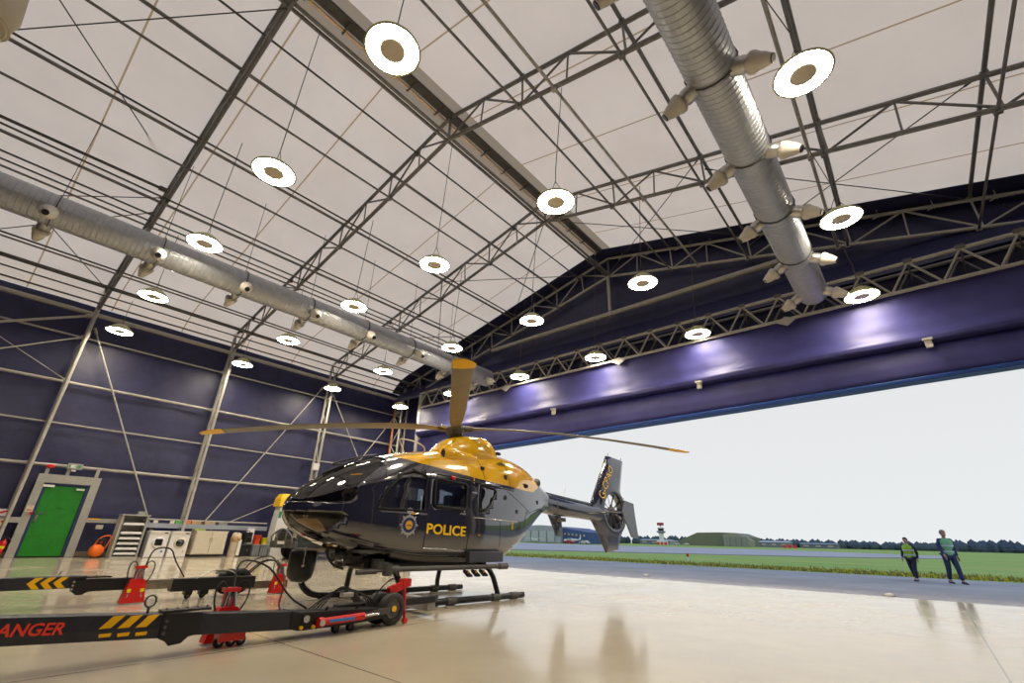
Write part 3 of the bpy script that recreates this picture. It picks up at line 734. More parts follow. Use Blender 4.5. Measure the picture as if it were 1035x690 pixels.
# grab hoop and wire cutter on the roof
a = MB(); a.tube([(.30, -1.45, 2.60), (.33, -1.62, 2.85), (.33, -1.58, 2.90), (.30, -1.25, 2.90), (.25, -1.0, 2.84), (.2, -.92, 2.76)], .013, 6); a.build('grab_hoop', OFFW, heli, True)
a = MB(); a.tube([(-.02, -2.55, 2.32), (-.02, -2.75, 2.30), (-.02, -2.35, 2.46), (-.02, -1.9, 2.58)], .02, 6); a.tube([(.06, -2.95, 2.1), (.06, -2.3, 2.45)], .018, 6); a.build('wiper_and_cutter', BLACK, heli, True)
# tail boom
a = MB(); rings = []
for u, r, zc, k in ((2.95,.23,2.02,1.15), (3.3,.205,1.97,1.2), (3.8,.19,1.93,1.2), (4.4,.175,1.90,1.2), (5.0,.165,1.87,1.25), (5.5,.15,1.86,1.5), (5.9,.13,1.86,1.5)):
    rings.append([(r*cos(2*pi*i/24), u, zc+r*k*sin(2*pi*i/24)) for i in range(24)])
a.loft(rings); a.build('tail_boom', GB, heli, True)
a = MB(); a.tube([(0, 3.0, 2.25), (0, 3.6, 2.20), (0, 4.6, 2.13), (0, 5.3, 2.09)], .05, 8); a.build('drive_shaft_cover', GB, heli, True)
a = MB(); a.lathe([(.20, -.02), (.215, 0), (.20, .03)], (0, 3.42, 1.96), (0, 1, -.05), 24); a.build('boom_collar', DARKSTEEL, heli, True)
a = MB(); a.box((0, 3.75, 1.62), (.12, .35, .10)); a.rod((0, 3.6, 1.62), (0, 3.6, 1.45), .012, 6); a.build('boom_antenna', DARKSTEEL, heli, True, bevel=.01)
a = MB(); a.rod((0, 3.9, 2.15), (0, 4.02, 2.5), .006, 5); a.build('whip_antenna', OFFW, heli, True)
# fenestron and fin
FC = (6.22, 1.96); RI = .53
outl = [(4.98,2.10),(5.2,2.22),(6.08,3.62),(6.35,3.63),(7.04,3.58),(6.92,3.1),(6.78,2.62),(6.98,2.25),(7.02,1.9),(6.9,1.55),(6.66,1.26),(6.44,.88),(5.80,.80),(5.52,1.22),(5.2,1.6),(4.98,1.78)]
def ray_poly(c, t, poly):
    best = 9; d = (cos(t), sin(t))
    for i in range(len(poly)):
        (x1, y1), (x2, y2) = poly[i], poly[(i+1) % len(poly)]
        ex, ey = x2-x1, y2-y1; den = d[0]*ey-d[1]*ex
        if abs(den) < 1e-9: continue
        s = ((x1-c[0])*ey-(y1-c[1])*ex)/den; q = ((x1-c[0])*d[1]-(y1-c[1])*d[0])/den
        if s > 0 and 0 <= q <= 1: best = min(best, s)
    return best
a = MB(); N_ = 120; angs = sorted(set([2*pi*i/N_ for i in range(N_)]+[atan2(z-FC[1], u-FC[0]) % (2*pi) for u, z in outl])); rings = []
for t in angs:
    R = ray_poly(FC, t, outl); pr = []
    rr = [RI, RI+.02, RI+.06, RI+.16, max(RI+.18, RI+(R-RI)*.5), max(R-.03, RI+.19), max(R, RI+.2)]
    th = [.13, .145, .15, .11, .075, .03, .008]
    side_ = [(FC[0]+r*cos(t), FC[1]+r*sin(t), h) for r, h in zip(rr, th)]
    pr = [(h, u, z) for u, z, h in side_]+[(-h, u, z) for u, z, h in side_[::-1]]
    rings.append(pr)
rings.append(rings[0]); a.loft(rings, cap=False); a.build('tail_fin', GB, heli, True)
a = MB(); a.lathe([(.13, -.07), (.14, 0), (.13, .07), (.03, .11)], (0, *FC), (1, 0, 0), 20)
a.build('fan_hub', DARKSTEEL, heli, True)
angf = [0, 33, 72, 108, 145, 180, 215, 250, 288, 325]
for q in angf:
    t = radians(q); a = MB(); d = V((0, cos(t), sin(t))); p = V((0, -sin(t), cos(t)))
    vs = []
    for r, c_, tw in ((.12, .045, .9), (.3, .085, .7), (RI-.01, .095, .5)):
        P = V((0, *FC))+d*r; w = (p*cos(tw)+V((1, 0, 0))*sin(tw))*c_; nn = (p*sin(tw)-V((1, 0, 0))*cos(tw))*.006
        vs.append([P-w, P+nn, P+w, P-nn])
    a.loft(vs); a.build('fan_blade', BLACK, heli, True)
for q in (60, 180, 300):
    a = MB(); t = radians(q); a.rod((-.06, FC[0], FC[1]), (-.06, FC[0]+RI*cos(t), FC[1]+RI*sin(t)), .022, 6)
    a.build('stator_strut', DARKSTEEL, heli, True)
a = MB(); a.box((-.02, 6.95, 2.35), (.05, .06, .12)); a.rod((0, 6.2, 3.62), (0, 6.25, 3.72), .012, 5); a.rod((0, 6.95, 3.58), (0, 7.0, 3.66), .012, 5); a.build('tail_light', DARKSTEEL, heli, True)
# stabiliser and end plates
a = MB(); rings = []
for w in (-1.3, -.7, 0, .7, 1.3):
    cu, ch = 4.92, .23; rings.append([(w, cu+ch*cos(2*pi*i/16), 1.84+.028*sin(2*pi*i/16)) for i in range(16)])
a.loft(rings); a.build('stabiliser', GB, heli, True)
for s in (1, -1):
    a = MB(); poly = [(4.88,2.14),(5.34,2.08),(5.36,1.84),(5.46,1.2),(5.14,1.22),(4.74,1.86)]
    a.prism(poly, sidef, s*1.29, s*1.325); a.build('end_plate', GB, heli, True, bevel=.01)
# skids
for s in (1, -1):
    a = MB(); a.tube([(s*1.0, -2.52, .30), (s*1.0, -2.45, .20), (s*1.0, -2.33, .12), (s*1.0, -2.15, .075), (s*1.0, -1.8, .065), (s*1.0, 1.28, .065)], .055, 12)
    a.build('skid_tube', BLACK, heli, True)
    for u in (-1.65, -.6, .5, 1.0):
        a = MB(); a.rod((s*1.0, u-.10, .066), (s*1.0, u+.10, .066), .066, 12); a.build('skid_saddle', DARKSTEEL, heli, True)
for u in (-1.65, .52):
    a = MB(); a.tube([(-1.0, u+.05, .09), (-.97, u+.02, .22), (-.90, u, .40), (-.80, u-.03, .54), (-.62, u-.05, .61), (0, u-.06, .64), (.62, u-.05, .61), (.80, u-.03, .54), (.90, u, .40), (.97, u+.02, .22), (1.0, u+.05, .09)], .05, 10)
    a.build('cross_tube', BLACK, heli, True)
for s in (1, -1):
    a = MB(); a.rod((s*.97, -1.9, .60), (s*.97, .72, .60), .042, 12); a.rod((s*.97, -1.93, .60), (s*.97, -1.75, .60), .062, 12); a.rod((s*.97, .60, .60), (s*.97, .82, .60), .058, 12)
    for u in (-1.65, .52): a.bar((s*.78, u, .58), (s*.98, u, .60), .05)
    a.build('step_tube', DARKSTEEL, heli, True)
a = MB(); a.box((.97, -1.95, .60), (.14, .10, .18)); a.rod((.97, -2.0, .58), (.97, -2.25, .58), .018, 8); a.rod((.97, -2.15, .575), (.97, -2.5, .57), .038, 10); a.build('step_end_fitting', DARKSTEEL, heli, True)
for k in range(3):
    a = MB(); u = -.12+.2*k
    a.tube([(.88, u-.12, .54), (.90, u-.02, .47), (.90, u+.08, .44)], [.03, .05, .02], 8); a.build('loudspeaker_horn', BLACK, heli, True)
    a = MB(); a.box((.93, u-.05, .52), (.03, .03, .05)); a.build('horn_tag', YEL, heli, True)
# belly equipment
a = MB(); a.box((0, -.6, .62), (1.0, 2.6, .16)); a.build('belly_tray', BLACK, heli, True, bevel=.04)
a = MB()
for s in (-.5, .2, .55): a.box((s, -1.9, .66), (.10, .18, .16))
a.rod((-.5, -1.85, .62), (.75, -1.85, .60), .035, 8); a.box((.72, -1.9, .64), (.08, .2, .12)); a.build('belly_bracket', DARKSTEEL, heli, True)
# FLIR drum and search equipment under the nose
a = MB(); a.lathe([(.02, 0), (.12, .015), (.19, .08), (.215, .18), (.22, .40), (.215, .47), (.20, .485)], (-.15, -2.92, .37), (0, 0, 1), 28); a.build('camera_turret', BLACK, heli, True)
a = MB(); a.box((-.15, -2.85, .875), (.36, .30, .03)); a.rod((-.05, -2.75, .88), (0, -2.3, .84), .04, 8); a.rod((.05, -2.98, .92), (.05, -2.98, .66), .012, 6); a.ball((.05, -2.98, .63), .025, 8); a.build('turret_mount', OFFW, heli, True)
a = MB()
a.tube([(.02, -2.6, .88), (.05, -2.55, .72), (.10, -2.45, .62), (.22, -2.35, .58)], .022, 6); a.tube([(.0, -2.62, .86), (-.02, -2.5, .70), (.1, -2.4, .74), (.2, -2.3, .78)], .018, 6)
a.lathe([(.07, 0), (.08, .03), (.08, .14), (.05, .17)], (.10, -2.5, .80), (.3, .8, -.1), 12); a.box((.15, -2.15, .72), (.2, .25, .12)); a.box((-.1, -2.3, .76), (.3, .2, .1))
a.build('searchlight_bracket', DARKSTEEL, heli, True)
a = MB()
for k in range(5): a.bar((.12+.05*k, -2.62+.06*k, .935-.01*k), (.2+.05*k, -2.70+.06*k, .955-.01*k), .02, .02)
a.build('yellow_warning_marks', YEL, heli, True)
# rotor
rot = MB(); rot.lathe([(.13, 3.05), (.14, 3.3), (.22, 3.33), (.25, 3.40), (.22, 3.47), (.12, 3.52), (.02, 3.53)], (0, 0, 0), (0, 0, 1), 20)
mast = rot.build('rotor_hub', DARKSTEEL, heli, True)
BLM = mat('rotor_blade_grey', (.20, .178, .135), .42, 0, .12, 3); 
for ang, tipz in ((36, 2.90), (136, 2.95), (234, 2.92), (318, 3.13)):
    t = radians(ang)+HTH; d = V((cos(t), sin(t), 0)); p = V((-sin(t), cos(t), 0))
    def ring(r, ch, th, tw, off=0.):
        k = max(0, (r-.4)/4.8); z = 3.42+.03*k*2 - (3.45-tipz)*k**1.7
        Cc = d*r+V((0, 0, z)); n_ = V((0, 0, 1)); R_ = []
        for i in range(14):
            q = 2*pi*i/14; x = cos(q)*ch/2-off; y = sin(q)*th/2*(1-.35*cos(q))
            R_.append(Cc+p*(x*cos(tw)-y*sin(tw))+n_*(x*sin(tw)+y*cos(tw)))
        return R_
    rr = [(.14,.10,.09,.0),(.3,.17,.09,.02),(.45,.23,.07,.10),(.7,.28,.05,.16),(1.0,.32,.045,.18),(1.5,.33,.04,.17),(2.5,.33,.038,.14),(3.5,.32,.034,.10),(4.4,.32,.03,.07),(4.78,.32,.028,.06)]
    a = MB(); a.loft([ring(*q) for q in rr]); bl = a.build('rotor_blade', BLM, heli, True)
    a = MB(); a.loft([ring(*q) for q in ((4.78,.322,.030,.06),(5.0,.32,.028,.05),(5.13,.25,.024,.05,.03),(5.2,.16,.015,.05,.06))]); a.build('blade_tip', YEL, bl, True)
    a = MB(); a.rod(tuple(d*.12+V((0, 0, 3.43))+p*.1), tuple(d*.34+V((0, 0, 3.44))+p*.09), .035, 8); a.rod(tuple(d*.18-p*.1+V((0, 0, 3.25))), tuple(d*.2-p*.1+V((0, 0, 3.44))), .018, 6)
    a.build('pitch_link', CHROME, bl, True)
    a = MB(); a.loft([ring(*q) for q in ((.16,.20,.13,0),(.3,.215,.13,.02),(.42,.25,.10,.08))]); a.build('blade_cuff', DARKSTEEL, bl, True)
a = MB(); a.lathe([(.16, 3.27), (.21, 3.29), (.21, 3.31), (.14, 3.33)], n=24); a.build('swash_plate', DARKSTEEL, heli, True)

# lettering
YELB = mat('bright_yellow_vinyl', (.95, .60, .0), .4)
def finw(u, z):
    t = atan2(z-FC[1], u-FC[0]); R = ray_poly(FC, t, outl); q = sqrt((u-FC[0])**2+(z-FC[1])**2)
    rr = [RI, RI+.02, RI+.06, RI+.16, max(RI+.18, RI+(R-RI)*.5), max(R-.03, RI+.19), max(R, RI+.2)]; th = [.13, .145, .15, .11, .075, .03, .008]
    for i in range(6):
        if rr[i] <= q <= rr[i+1]: return th[i]+(th[i+1]-th[i])*(q-rr[i])/max(1e-6, rr[i+1]-rr[i])
    return .01
def reg(x, y, w):
    u, z = 5.66+x*.58-y*.81, 2.24+x*.81+y*.58
    return V((finw(u, z)+.012, u, z))
def onside(u0, z0, slope=0., off=.006):
    def f(x, y, w):
        u = u0+x; z = z0+y+slope*x; return V((surf(u, z)+off, u, z))
    return f
text_mesh('POLICE', .245, onside(-1.12, 1.175, -.035), 'police_lettering', YELB, heli, shear=.0, sx=1.19, bold=.006)
# scale check for width: letters span roughly 1 m
text_mesh('G-CPAO', .33, reg, 'registration_lettering', mat('dull_gold_paint', (.60, .36, .08), .4), heli, bold=.004)
# crest
cr = bpy.data.objects.new('crest', None)
def crest_layer(poly, off, nm, m_, parent):
    a = MB(); n = len(poly); vs = [(surf(-1.5+p, 1.30+q)+off, -1.5+p, 1.30+q) for p, q in poly]
    tr = tessellate_polygon([[V((p, q, 0)) for p, q in poly]]); a.add(vs, [tuple(t) for t in tr]); a.add([(surf(-1.5, 1.3)-.01, y, z) for x, y, z in vs]+vs, [(i, (i+1) % n, n+(i+1) % n, n+i) for i in range(n)])
    return a.build(nm, m_, parent, True)
star = []
for i in range(32):
    t = 2*pi*i/32+pi/2; r = .20 if i % 4 == 0 else (.165 if i % 2 == 0 else .15); star.append((r*cos(t), r*sin(t)*1.08))
SILV = mat('silver_badge', (.55, .56, .58), .3, .4); ROY = mat('royal_blue', (.02, .035, .16), .4)
cb = crest_layer(star, .004, 'crest', SILV, heli)
circ = lambda r, cx=0, cy=0, k=1.: [(cx+r*cos(2*pi*i/20), cy+r*k*sin(2*pi*i/20)) for i in range(20)]
crest_layer(circ(.128), .007, 'crest_ring', ROY, cb); crest_layer(circ(.075), .010, 'crest_centre', YEL, cb)
crest_layer([(-.05, -.012), (-.03, .012), (-.01, -.008), (.01, .014), (.03, -.008), (.05, .012), (.05, -.006), (.03, -.026), (.01, -.006), (-.01, -.026), (-.03, -.004), (-.05, -.026)], .012, 'crest_monogram', ROY, cb)
for k in range(4):
    for s in (-1, 1): crest_layer([(s*.118, -.06+.04*k), (s*.16, -.05+.04*k), (s*.16, -.035+.04*k), (s*.118, -.045+.04*k)], .008, 'crest_bar', ROY, cb)
crest_layer([(-.06, .19), (-.075, .25), (-.045, .285), (-.012, .28), (0, .31), (.012, .28), (.045, .285), (.075, .25), (.06, .19)], .006, 'crest_crown', SILV, cb)

# cabin interior
INT = mat('dark_cabin_trim', (.07, .07, .07), .7); SEAT = mat('grey_seat_cloth', (.10, .10, .11), .85)
a = MB(); a.box((0, -.7, .86), (1.36, 3.3, .05)); a.build('cabin_floor', INT, heli, True)
a = MB(); a.box((0, .98, 1.6), (1.3, .05, 1.4)); a.build('cabin_bulkhead', INT, heli, True)
a = MB(); a.loft([[(w, u, z) for w, z in ((-.5, 1.0), (.5, 1.0), (.42, z1), (-.42, z1))] for u, z1 in ((-2.85, 1.50), (-2.6, 1.62), (-2.45, 1.62))], smooth=False); a.box((0, -2.2, 1.15), (.22, .9, .5)); a.build('instrument_panel', INT, heli, True)
a = MB(); a.loft([[(w, u, z) for w, z in ((-.42, z0), (.42, z0), (.42, z0+.03), (-.42, z0+.03))] for u, z0 in ((-3.05, 1.32), (-2.8, 1.12), (-2.3, .98))], smooth=False); a.build('chin_reflection_panel', mat('tan_floor_reflection', (.55, .47, .33), .7), heli, True)  # added tan panel; its colour imitates the floor's reflection in the chin glass
a = MB(); a.box((.22, -2.43, 1.53), (.3, .02, .12)); a.build('instrument_screen', GREYBOX, heli, True)
def seat_(w, u, face=-1):
    a = MB(); a.box((w, u, 1.16), (.44, .46, .12)); a.box((w, u, 1.0), (.34, .34, .22)); a.box((w, u-face*.24, 1.50), (.42, .12, .62), rx=-face*.12); a.box((w, u-face*.30, 1.90), (.24, .09, .18))
    a.build('cabin_seat', SEAT, heli, True, bevel=.03)
for w, u in ((.36, -1.75), (-.36, -1.75), (.36, -.1), (-.36, -.1)): seat_(w, u)
a = MB(); a.box((-.25, -.8, 1.35), (.35, .5, .9)); a.build('observer_console', INT, heli, True, bevel=.02)
hm = MB(); hm.ball((0, 0, .13), .14, 16, sc=(.9, 1.1, .95)); hp_ = HUB+Matrix.Rotation(-HTH, 3, 'Z')@V((.32, -2.48, 1.62))
ht = thing('flight_helmet', 'white flight helmet lying on the instrument panel inside the windscreen', 'helmet', hp_); o = hm.build('helmet_shell', WHITE, ht, True)
a = MB(); a.box((.02, -.08, .12), (.18, .12, .08)); a.build('helmet_visor', BLACK, ht, True, bevel=.02)

# ================================================================== lifting arms
def text_on_x(txt, size, x, y0, z0, slope, nm, m_, parent, shear=.25, sx=1.):
    o = text_mesh(txt, size, lambda a_, b_, w: V((x, y0+a_, z0+b_+slope*a_))-V(parent.location), nm, m_, parent, shear=shear, sx=sx, bold=.003)
REDT = mat('red_orange_lettering', (.75, .05, .02), .5)
RIMM = mat('worn_rim', (.13, .12, .11), .45, .4)
def wheel(parent, c, r, w, nm='wheel', hub=YEL, m_=RUBBER):
    a = MB(); a.lathe([(r*.62, -w/2), (r*.92, -w/2), (r, -w*.3), (r, w*.3), (r*.92, w/2), (r*.62, w/2)], c, (1, 0, 0), 28, cap=False); o = a.build(nm, m_, parent)
    a = MB(); a.lathe([(r*.15, -w*.5), (r*.5, -w*.3), (r*.64, -w*.45), (r*.64, w*.45), (r*.52, w*.25), (r*.24, w*.22), (r*.2, w*.5)], c, (1, 0, 0), 20); a.build('rim', RIMM, o)
    a = MB(); a.rod((c[0]+w*.5, c[1], c[2]), (c[0]+w*.56, c[1], c[2]), r*.2, 10); a.build('hub_cap', hub, o)
    return o
def jack(parent, x, y, h, wid=.2):
    a = MB(); a.prism([(y-wid/2, .0), (y+wid/2, .0), (y+wid*.32, h*.55), (y+wid*.22, h*.62), (y-wid*.22, h*.62), (y-wid*.32, h*.55)], lambda p, q, t: (t, p, q+.02), x-.07, x+.07); o = a.build('jack_shoe', RED, parent, bevel=.008)
    a = MB(); a.box((x, y-.045, h*.75), (.07, .03, h*.45)); a.box((x, y+.045, h*.75), (.07, .03, h*.45)); a.box((x, y, h*.97), (.12, .16, .04)); a.build('jack_head', RED, o)
    a = MB(); a.rod((x+.06, y-.10, .1), (x+.03, y-.03, h), .016, 8); a.rod((x+.06, y+.10, .1), (x+.03, y+.03, h), .016, 8); a.rod((x, y, h*.5), (x, y, h*.95), .02, 8); a.build('jack_rod', CHROME, o)
    a = MB()
    for s in (-1, 1): a.box((x+.075, y+s*wid*.26, h*.36), (.012, .05, .05))
    a.build('jack_label', YBRIGHT, o)
    a = MB()
    for s in (-1, 1): a.tube([(x, y+s*.03, h*.9), (x+.02, y+s*.10, h*1.12), (x+.05, y+s*.17, h*1.05), (x+.05, y+s*.17, h*.8), (x+.03, y+s*.12, h*.55)], .009, 6)
    a.build('jack_hose', RUBBER, o)
    return o
TYRE = mat('grey_black_tyre', (.030, .029, .028), .6)
# near arm
na = thing('lifting_arm', 'nearer charcoal lifting arm in the foreground with red DANGER lettering and yellow slashes', 'lifting arm', (-5.9, 1.5, 0), 0, None)
zt_ = lambda y: .44-.062*(y-.6)
a = MB()
a.loft([[(-6.0, y, zt_(y)-.20), (-5.8, y, zt_(y)-.20), (-5.79, y, zt_(y)-.12), (-5.80, y, zt_(y)), (-6.0, y, zt_(y))] for y in (-1.6, .6, 1.95)], smooth=False); a.build('rear_beam', CHAR, na, bevel=.006)
a = MB(); a.loft([[(-5.99, y, zt_(y)-.19), (-5.80, y, zt_(y)-.19), (-5.80, y, zt_(y)-.005), (-5.99, y, zt_(y)-.005)] for y in (1.85, 3.2)], smooth=False); a.build('front_beam', CHAR, na, bevel=.006)
a = MB(); a.prism([(1.72, .36), (2.05, .35), (2.05, .16), (1.97, .15), (1.92, .10), (1.82, .09), (1.78, .13), (1.72, .16)], lambda p, q, t: (t, p, q+.01), -5.80, -5.775); a.box((-5.88, 1.92, .385), (.16, .42, .02))
a.build('knuckle_plate', BLACK, na)
a = MB()
for y, z in ((1.75, .31), (1.75, .26), (1.75, .21)): a.rod((-5.78, y, z), (-5.765, y, z), .014, 8)
for k in range(5): a.rod((-5.9+.02*(k % 2), 1.76+.09*k, .38), (-5.9, 1.76+.09*k, .41), .010, 6)
a.build('bolt', DARKSTEEL, na)
a = MB(); a.tube([(-5.88+.0*t, 1.60+.045*cos(t*pi/8), .48+.05*sin(t*pi/8)) for t in range(16)], .009, 6, closed=True); a.rod((-5.88, 1.6, .38), (-5.88, 1.6, .43), .012, 6); a.build('lifting_eye', DARKSTEEL, na)
text_on_x('DANGER', .125, -5.786, .50, .315, -.062, 'danger_lettering', REDT, na, shear=.2, sx=1.)
for k in range(3):
    y = 1.245+.135*k; a = MB(); z0 = zt_(y)
    a.prism([(y, z0-.105), (y+.085, z0-.105), (y+.165, z0-.015), (y+.08, z0-.015)], lambda p, q, t: (t, p, q), -5.80, -5.787)
    a.prism([(y+.02, z0-.172), (y+.10, z0-.172), (y+.105, z0-.145), (y+.015, z0-.145)], lambda p, q, t: (t, p, q), -5.80, -5.787); a.build('yellow_slash', YEL, na)
a = MB(); a.loft([[(-6.04, y, .08+d), (-5.79, y, .08+d), (-5.79, y, zt+d), (-6.04, y, zt+d)] for y, zt, d in ((3.0, .26, .03), (3.1, .27, .0), (3.75, .25, .0), (4.3, .20, .02))], smooth=False); a.build('axle_housing', BLACK, na, bevel=.008)
a = MB(); a.rod((-5.74, 3.33, .15), (-5.74, 3.93, .165), .042, 14); a.rod((-5.74, 3.31, .15), (-5.74, 3.37, .152), .052, 14); o = a.build('hydraulic_cylinder', RED, na)
a = MB(); a.box((-5.697, 3.60, .16), (.012, .34, .03)); a.build('blue_sticker', BLUEB, o)
a = MB(); a.rod((-5.74, 3.93, .165), (-5.74, 4.15, .17), .018, 8); a.rod((-5.70, 3.34, .15), (-5.685, 3.34, .15), .035, 12); a.rod((-5.79, 3.16, .20), (-5.74, 3.16, .20), .038, 12); a.build('pin', CHROME, o)
a = MB(); 
for y, z in ((3.12, .115), (3.27, .11)): a.rod((-5.785, y, z), (-5.75, y, z), .02, 8)
a.build('yellow_cap', YEL, na)
a = MB(); a.bar((-5.80, 4.0, .16), (-5.755, 4.34, .20), .03, .07); a.build('wheel_fork', DARKSTEEL, na)
wheel(na, (-5.84, 4.42, .20), .195, .12, m_=TYRE); wheel(na, (-6.03, 4.34, .20), .195, .12, m_=TYRE)
for y in (3.62, 3.82): wheel(na, (-5.86, y, .05), .05, .05, 'castor', BROWN)
jk = jack(na, -6.16, 2.42, .53, .36)
for y in (2.32, 2.44, 2.54): wheel(na, (-5.92, y, .048), .048, .05, 'castor', CHROME)
a = MB(); a.box((-5.92, 2.42, .11), (.14, .26, .10)); a.build('castor_plate', RED, na)
a = MB(); a.rod((-5.84, 4.66, .05), (-5.88, 4.63, .50), .02, 8); a.box((-5.90, 4.55, .45), (.08, .34, .09), rx=.3); a.box((-5.90, 4.66, .50), (.10, .14, .10)); a.rod((-5.82, 4.67, .035), (-5.88, 4.67, .035), .035, 10); a.build('toe_jack', RED, na)
a = MB(); a.box((-6.15, 4.6, .22), (.12, 1.7, .09)); a.build('fork_bar', BLACK, na, bevel=.01)
a = MB(); a.box((-6.45, 5.4, .15), (.62, .16, .17)); a.build('skid_cradle', GREYM, na, bevel=.01)
a = MB()
for k in range(4): a.tube([(-5.9, 3.25+.05*k, .28), (-5.92, 3.5+.04*k, .42+.02*k), (-5.92, 3.72+.03*k, .46), (-5.9, 3.95+.05*k, .40-.02*k), (-5.9, 4.08+.03*k, .26)], .008, 6)
a.tube([(-5.86, 3.42, .20), (-5.80, 3.44, .30)], .014, 6); a.tube([(-5.86, 3.85, .20), (-5.80, 3.87, .30)], .014, 6)
a.build('hydraulic_hose', RUBBER, na)
a = MB(); a.box((-5.92, 3.75, .40), (.08, .16, .05)); a.build('valve_block', CHROME2, na, bevel=.008)
a = MB(); a.tube([(-5.9, 4.1, .26), (-5.88, 4.25, .46), (-5.88, 4.42, .56), (-5.88, 4.5, .5)], .009, 6); a.build('toe_jack_hose', RUBBER, na)
a = MB(); a.tube([(-6.1, 2.42, .45), (-6.4, 2.55, .78), (-6.3, 2.85, .72), (-6.05, 3.05, .42), (-5.95, 3.25, .28)], .011, 8); a.build('looped_hose', RUBBER, na)
# far arm
fa = thing('lifting_arm', 'farther charcoal lifting arm with yellow chevrons lying toward the green door', 'lifting arm', (-10.4, 1.5, 0))
XF = -10.3
a = MB(); a.box((XF-.1, .15, .345), (.2, 3.4, .165)); a.build('rear_beam', CHAR, fa, bevel=.006)
a = MB(); a.box((XF-.1, 2.1, .29), (.18, .75, .17)); a.prism([(1.66, .37), (2.0, .37), (2.0, .23), (1.92, .21), (1.85, .165), (1.78, .165), (1.70, .23)], lambda p, q, t: (t, p, q), XF, XF+.03); a.box((XF-.05, 1.95, .405), (.14, .42, .02)); a.build('knuckle_plate', BLACK, fa)
a = MB()
for k in range(3): a.rod((XF+.03, 1.70, .35-.05*k), (XF+.045, 1.70+.01, .35-.05*k), .015, 8)
for k in range(4): a.rod((XF-.05, 1.78+.1*k, .40), (XF-.05, 1.78+.1*k, .43), .010, 6)
a.rod((XF-.05, 1.50, .42), (XF-.05, 1.53, .50), .012, 6); a.build('bolt', CHROME2, fa)
for k in range(3):
    y = 1.18+.145*k; z0, z1, zm = .27, .42, .345; a = MB()
    a.prism([(y, zm), (y+.075, z1), (y+.16, z1), (y+.085, zm), (y+.16, z0), (y+.075, z0)], lambda p, q, t: (t, p, q), XF, XF+.006); a.build('yellow_chevron', YEL, fa)
text_on_x('DANGER', .12, XF+.006, .26, .31, 0, 'danger_lettering', REDT, fa, shear=.2)
a = MB(); a.box((XF-.1, 2.75, .26), (.16, .75, .14)); a.build('sliding_section', mat('worn_bare_steel', (.22, .19, .15), .5, .5, .3, 8), fa)
a = MB(); a.box((XF-.1, 3.75, .235), (.2, 1.4, .20)); a.box((XF-.1, 3.35, .11), (.14, .12, .08)); a.box((XF-.1, 3.6, .10), (.14, .14, .08)); a.build('front_beam', BLACK, fa, bevel=.006)
for y in (3.36, 3.6): wheel(fa, (XF-.1, y, .05), .05, .05, 'castor')
wheel(fa, (XF-.27, 4.05, .24), .22, .12); wheel(fa, (XF-.27, 4.25, .24), .22, .12)
a = MB(); a.box((XF-.1, 4.68, .17), (.10, .9, .13)); a.build('toe_bar', mat('worn_toe_steel', (.16, .13, .10), .5, .5, .3, 8), fa)
jack(fa, XF+.08, 2.50, .56, .34); jack(fa, XF+.02, 4.90, .54, .30)
a = MB(); a.box((XF-.05, 3.80, .42), (.08, .16, .06)); a.tube([(XF, 3.4, .33), (XF, 3.6, .44), (XF, 3.8, .46), (XF, 4.0, .42), (XF, 4.1, .33)], .010, 6); a.build('valve_block', CHROME2, fa)
a = MB(); a.tube([(XF+.08, 2.55, .52), (XF+.05, 2.62, .80), (XF+.05, 2.85, .82), (XF, 3.0, .62), (XF, 3.2, .36)], .012, 8); a.build('looped_hose', RUBBER, fa)
a = MB(); a.tube([(XF, 4.1, .34), (XF, 4.35, .62), (XF+.02, 4.65, .68), (XF+.02, 4.83, .52)], .012, 8); a.build('looped_hose', RUBBER, fa)
hz = thing('ground_hose', 'pair of black hydraulic hoses looping over the floor between the two lifting arms', 'hose', (-9.2, 4.5, 0))
for k in range(2):
    a = MB(); a.tube([(-10.25, 4.2+.05*k, .36), (-9.8, 4.3+.05*k, .62), (-9.2, 4.3+.05*k, .62-.02*k), (-8.6, 4.2, .35), (-8.1, 3.95, .05), (-7.4, 3.75+.05*k, .015), (-6.7, 3.6+.05*k, .02), (-6.1, 3.5, .2)], .013, 8); a.build('hose', RUBBER, hz)

# ================================================================== along the left wall
WX = -22.95; F0 = .2
d1 = thing('door_1', None, None, (WX, 2.68, F0)); tag(d1, 'green hangar side door with closer and lever handle', 'door', kind='structure')
a = MB(); a.box((WX-.02, 2.66, F0+1.16), (.06, 1.06, 2.24)); a.build('door_leaf', GREEN, d1)
a = MB()
for y in (2.09, 3.23): a.box((WX+.02, y, F0+1.17), (.10, .05, 2.30))
a.box((WX+.02, 2.66, F0+2.33), (.10, 1.18, .05)); a.build('blue_reveal', mat('dark_blue_reveal', (.02, .03, .13), .5), d1)
a = MB(); a.box((WX+.06, 2.19, F0+2.26), (.06, .30, .07)); a.box((WX+.06, 3.05, F0+2.20), (.06, .22, .06)); a.build('door_closer', WHITE, d1)
a = MB(); a.box((WX+.03, 2.20, F0+1.22), (.03, .06, .26)); a.bar((WX+.08, 2.20, F0+1.38), (WX+.08, 2.40, F0+1.38), .03); a.rod((WX+.0, 2.2, F0+1.38), (WX+.09, 2.2, F0+1.38), .012, 6); a.build('door_handle', CHROME, d1)
a = MB(); a.box((WX+.02, 2.7, F0+1.55), (.012, .2, .025)); a.build('letter_plate', mat('green_plate', (.01, .12, .02), .3), d1)
fr = thing('door_frame_trim', None, None, (WX, 2.68, F0)); fr.name = 'trim_1'; tag(fr, 'pale grey steel surround of the green door', 'frame', kind='structure')
